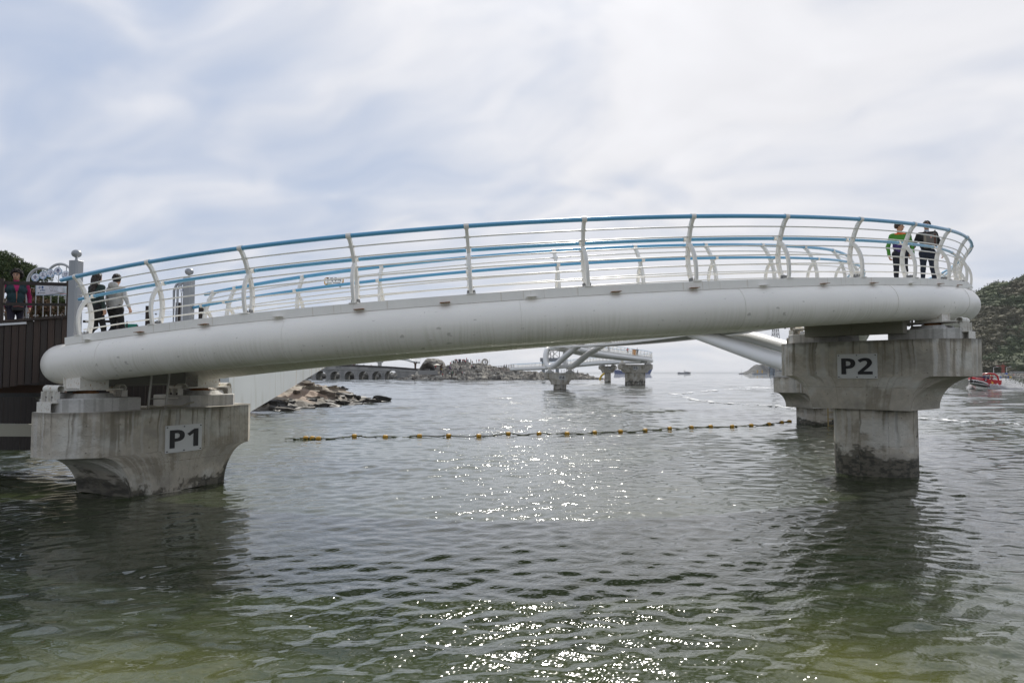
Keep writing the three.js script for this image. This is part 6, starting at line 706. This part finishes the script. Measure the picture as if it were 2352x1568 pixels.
  const wd = 300, wx = px => (px - 1176) / 1568 * wd, wy = py => EYE + (856.4 - py) / 1568 * wd, wp = thing('work_platform', 'grey steel work platform with lattice frame behind the P4 pipes', 'platform', [0, 0, 0]), mw = M(0.22, 0.235, 0.25, 0.7); mesh('box_cabin', box(wx(1287) - wx(1241), wy(822) - wy(830.5), 4).translate((wx(1287) + wx(1241)) / 2, wy(826), -wd), mw, wp); for (const px of [1248, 1280]) mesh('leg', box(1.4, wy(830) + 1, 1.4).translate(wx(px), wy(830) / 2 - 0.5, -wd), mw, wp); for (const px of [1254, 1264, 1272, 1285]) mesh('frame_post', bar(V(wx(px), wy(822), -wd), V(wx(px), wy(799), -wd), 0.14, 5), mDark, wp); for (const [a, b] of [[1264, 1285], [1254, 1272]]) { mesh('brace', bar(V(wx(a), wy(822), -wd), V(wx(b), wy(803), -wd), 0.09, 4), mDark, wp); mesh('brace', bar(V(wx(b), wy(822), -wd), V(wx(a), wy(803), -wd), 0.09, 4), mDark, wp); }
  // a further pier and span beyond the causeway
  const fp = thing('bridge_pier', 'far concrete pier head rising behind the causeway', 'bridge pier', [(872 - 1176) / 1568 * 330, 0, -330], 0, 'piers of the footbridge'), fy = py => EYE + (856.4 - py) / 1568 * 330; mesh('head', pierHead(4.6, 2, 0.5, fy(826), fy(829.5), fy(833), 1.3), plainConcrete, fp); mesh('stem', stem(0.95, -2, fy(833), fy(833)), plainConcrete, fp);
  const fb = thing('footbridge', 'far white bridge span running down behind the cave rock', 'footbridge', [0, 0, 0]), fpts = [[820, 815], [872, 822], [910, 823], [935, 826], [948, 830], [965, 832]].map(([a, b]) => at(a, b, 330)); mesh('pipe', pipe(curve(fpts, 30), 0.6, 12), mFarPipe, fb); const up = curve(fpts, 30).map(p => p.clone().add(V(0, 0.8, 0))); for (const h of [0, 0.5, 1, 1.3]) mesh('rail', pipe(up.map(p => p.clone().add(V(0, h, 0))), 0.06, 4), mBar, fb); for (let i = 0; i <= 30; i += 2) mesh('railing_post', bar(up[i], up[i].clone().add(V(0, 1.3, 0)), 0.07, 4), mPost, fb);
}
scene.fog = new THREE.FogExp2(new THREE.Color().setRGB(0.80, 0.84, 0.90), 0.00006);
// ------------------------------------------------------------------ pines and scrub behind the gate, awning
function tree(label, base, H, clumps, tones, group, size = 1) {
  const t = thing('pine_tree', label, 'tree', base.toArray(), 0, group), r = rng(Math.round(Math.abs(base.x * 91 + base.z * 17)));
  const tr = mesh('trunk', pipe(curve([V(0, -0.5, 0), V(0.15, H * 0.3, 0), V(-0.1, H * 0.6, 0.1), V(0.1, H * 0.9, 0)], 10), 0.17, 8), M(0.07, 0.05, 0.035, 0.9), t);
  clumps.slice(0, 7).forEach(c => mesh('limb', pipe(curve([V(0, Math.max(0.5, c[1] * 0.65), 0), V(c[0] * 0.5, c[1] * 0.85, c[2] * 0.5), V(c[0], c[1], c[2])], 6), 0.06, 6), M(0.07, 0.05, 0.035, 0.9), tr));
  const pos = [], nor = [], col = []; for (const [cx, cy, cz, R] of clumps) for (let i = 0; i < 1500 * R * R; i++) { const u = r() * 2 - 1, th = r() * 6.283, s = Math.sqrt(1 - u * u), q = R * Math.pow(r(), 0.38), c = V(cx + s * Math.cos(th) * q, cy + u * q * 0.62, cz + s * Math.sin(th) * q), n = V(s * Math.cos(th), u + 0.5, s * Math.sin(th)).normalize(), a = V(r() - 0.5, r() - 0.1, r() - 0.5).normalize().multiplyScalar(0.19 * size), b = V(r() - 0.5, r() - 0.5, r() - 0.5).normalize().multiplyScalar(0.09 * size), k = tones[Math.floor(r() * tones.length)]; for (const v of [c, c.clone().add(a), c.clone().add(b)]) { pos.push(v.x, v.y, v.z); nor.push(n.x, n.y, n.z); col.push(...k); } }
  const g = new THREE.BufferGeometry(); g.setAttribute('position', new THREE.Float32BufferAttribute(pos, 3)); g.setAttribute('color', new THREE.Float32BufferAttribute(col, 3)); g.computeVertexNormals(); mesh('crown', g, VC(0.9, { side: THREE.DoubleSide }), t);
}
{
  const G = [[0.05, 0.075, 0.025], [0.07, 0.10, 0.032], [0.035, 0.055, 0.02], [0.09, 0.11, 0.04]], Br = [[0.11, 0.065, 0.035], [0.09, 0.05, 0.03], [0.07, 0.07, 0.028], [0.14, 0.085, 0.045]];
  const mk = (px, py, D, spots) => { const b = at(px, py, D); b.y = EYE + 0.4; return [b, spots.map(([x, y, R, z = 0]) => { const p = at(x, y, D); return [p.x - b.x, p.y - b.y, z, R]; })]; };
  let [b, c] = mk(20, 720, 42, [[-30, 600, 1.0], [5, 596, 0.8], [25, 606, 0.75], [45, 618, 0.75, -0.4], [62, 624, 0.65], [82, 631, 0.62], [98, 637, 0.5], [60, 642, 0.7], [40, 645, 0.7, 0.5], [10, 640, 0.8], [75, 655, 0.55, 0.4], [-20, 650, 1.0], [20, 622, 0.8, 0.6]]); tree('dark spreading pine behind the arched gate at the frame edge', b, 4.5, c, G, 'trees behind the boardwalk');
  [b, c] = mk(115, 740, 36, [[100, 690, 0.6], [125, 695, 0.5], [140, 690, 0.42], [148, 700, 0.3], [85, 680, 0.55]]); tree('low green pine bough seen through the gate bars', b, 2, c, G, 'trees behind the boardwalk');
  [b, c] = mk(60, 740, 33, [[55, 690, 0.62], [75, 700, 0.6], [95, 705, 0.55], [70, 675, 0.45], [115, 715, 0.5], [140, 715, 0.45], [60, 715, 0.6], [90, 722, 0.55], [30, 700, 0.6]]); tree('russet autumn scrub below the pine behind the gate', b, 1.2, c, Br, 'trees behind the boardwalk');
  const bank = new THREE.BufferGeometry(), P = [], I = []; for (let j = 0; j <= 8; j++) for (let i = 0; i <= 20; i++) { const d = lerp(26, 70, j / 8), x = lerp(-60, -17 - (d - 26) * 0.2, i / 20); P.push(x, 2.3 + 0.5 * noise(x * 0.3, 1, d * 0.3) - (i === 20 ? 3 : 0), -d); } for (let j = 0; j < 8; j++) for (let i = 0; i < 20; i++) { const a = j * 21 + i; I.push(a, a + 1, a + 21, a + 1, a + 22, a + 21); } bank.setAttribute('position', new THREE.Float32BufferAttribute(P, 3)); bank.setIndex(I); bank.computeVertexNormals(); struct('bank', bank, M(0.10, 0.085, 0.05, 0.95));
  const aw = thing('awning', 'teal green awning panel beyond the brown rail posts', 'awning', at(288, 752, 40).toArray()); mesh('panel', box(1.35, 0.42, 0.06, 0, 0, 0, 0.02), M(0.02, 0.22, 0.16, 0.5), aw); mesh('frame', merge([box(0.06, 0.9, 0.06, -0.68, -0.3, 0), box(0.06, 0.9, 0.06, 0.68, -0.3, 0)]), mDark, aw); mesh('post', box(0.06, 0.7, 0.06, 0.1, 0.02, 0.06), mDark, aw);
}
renderer.render(scene, camera);
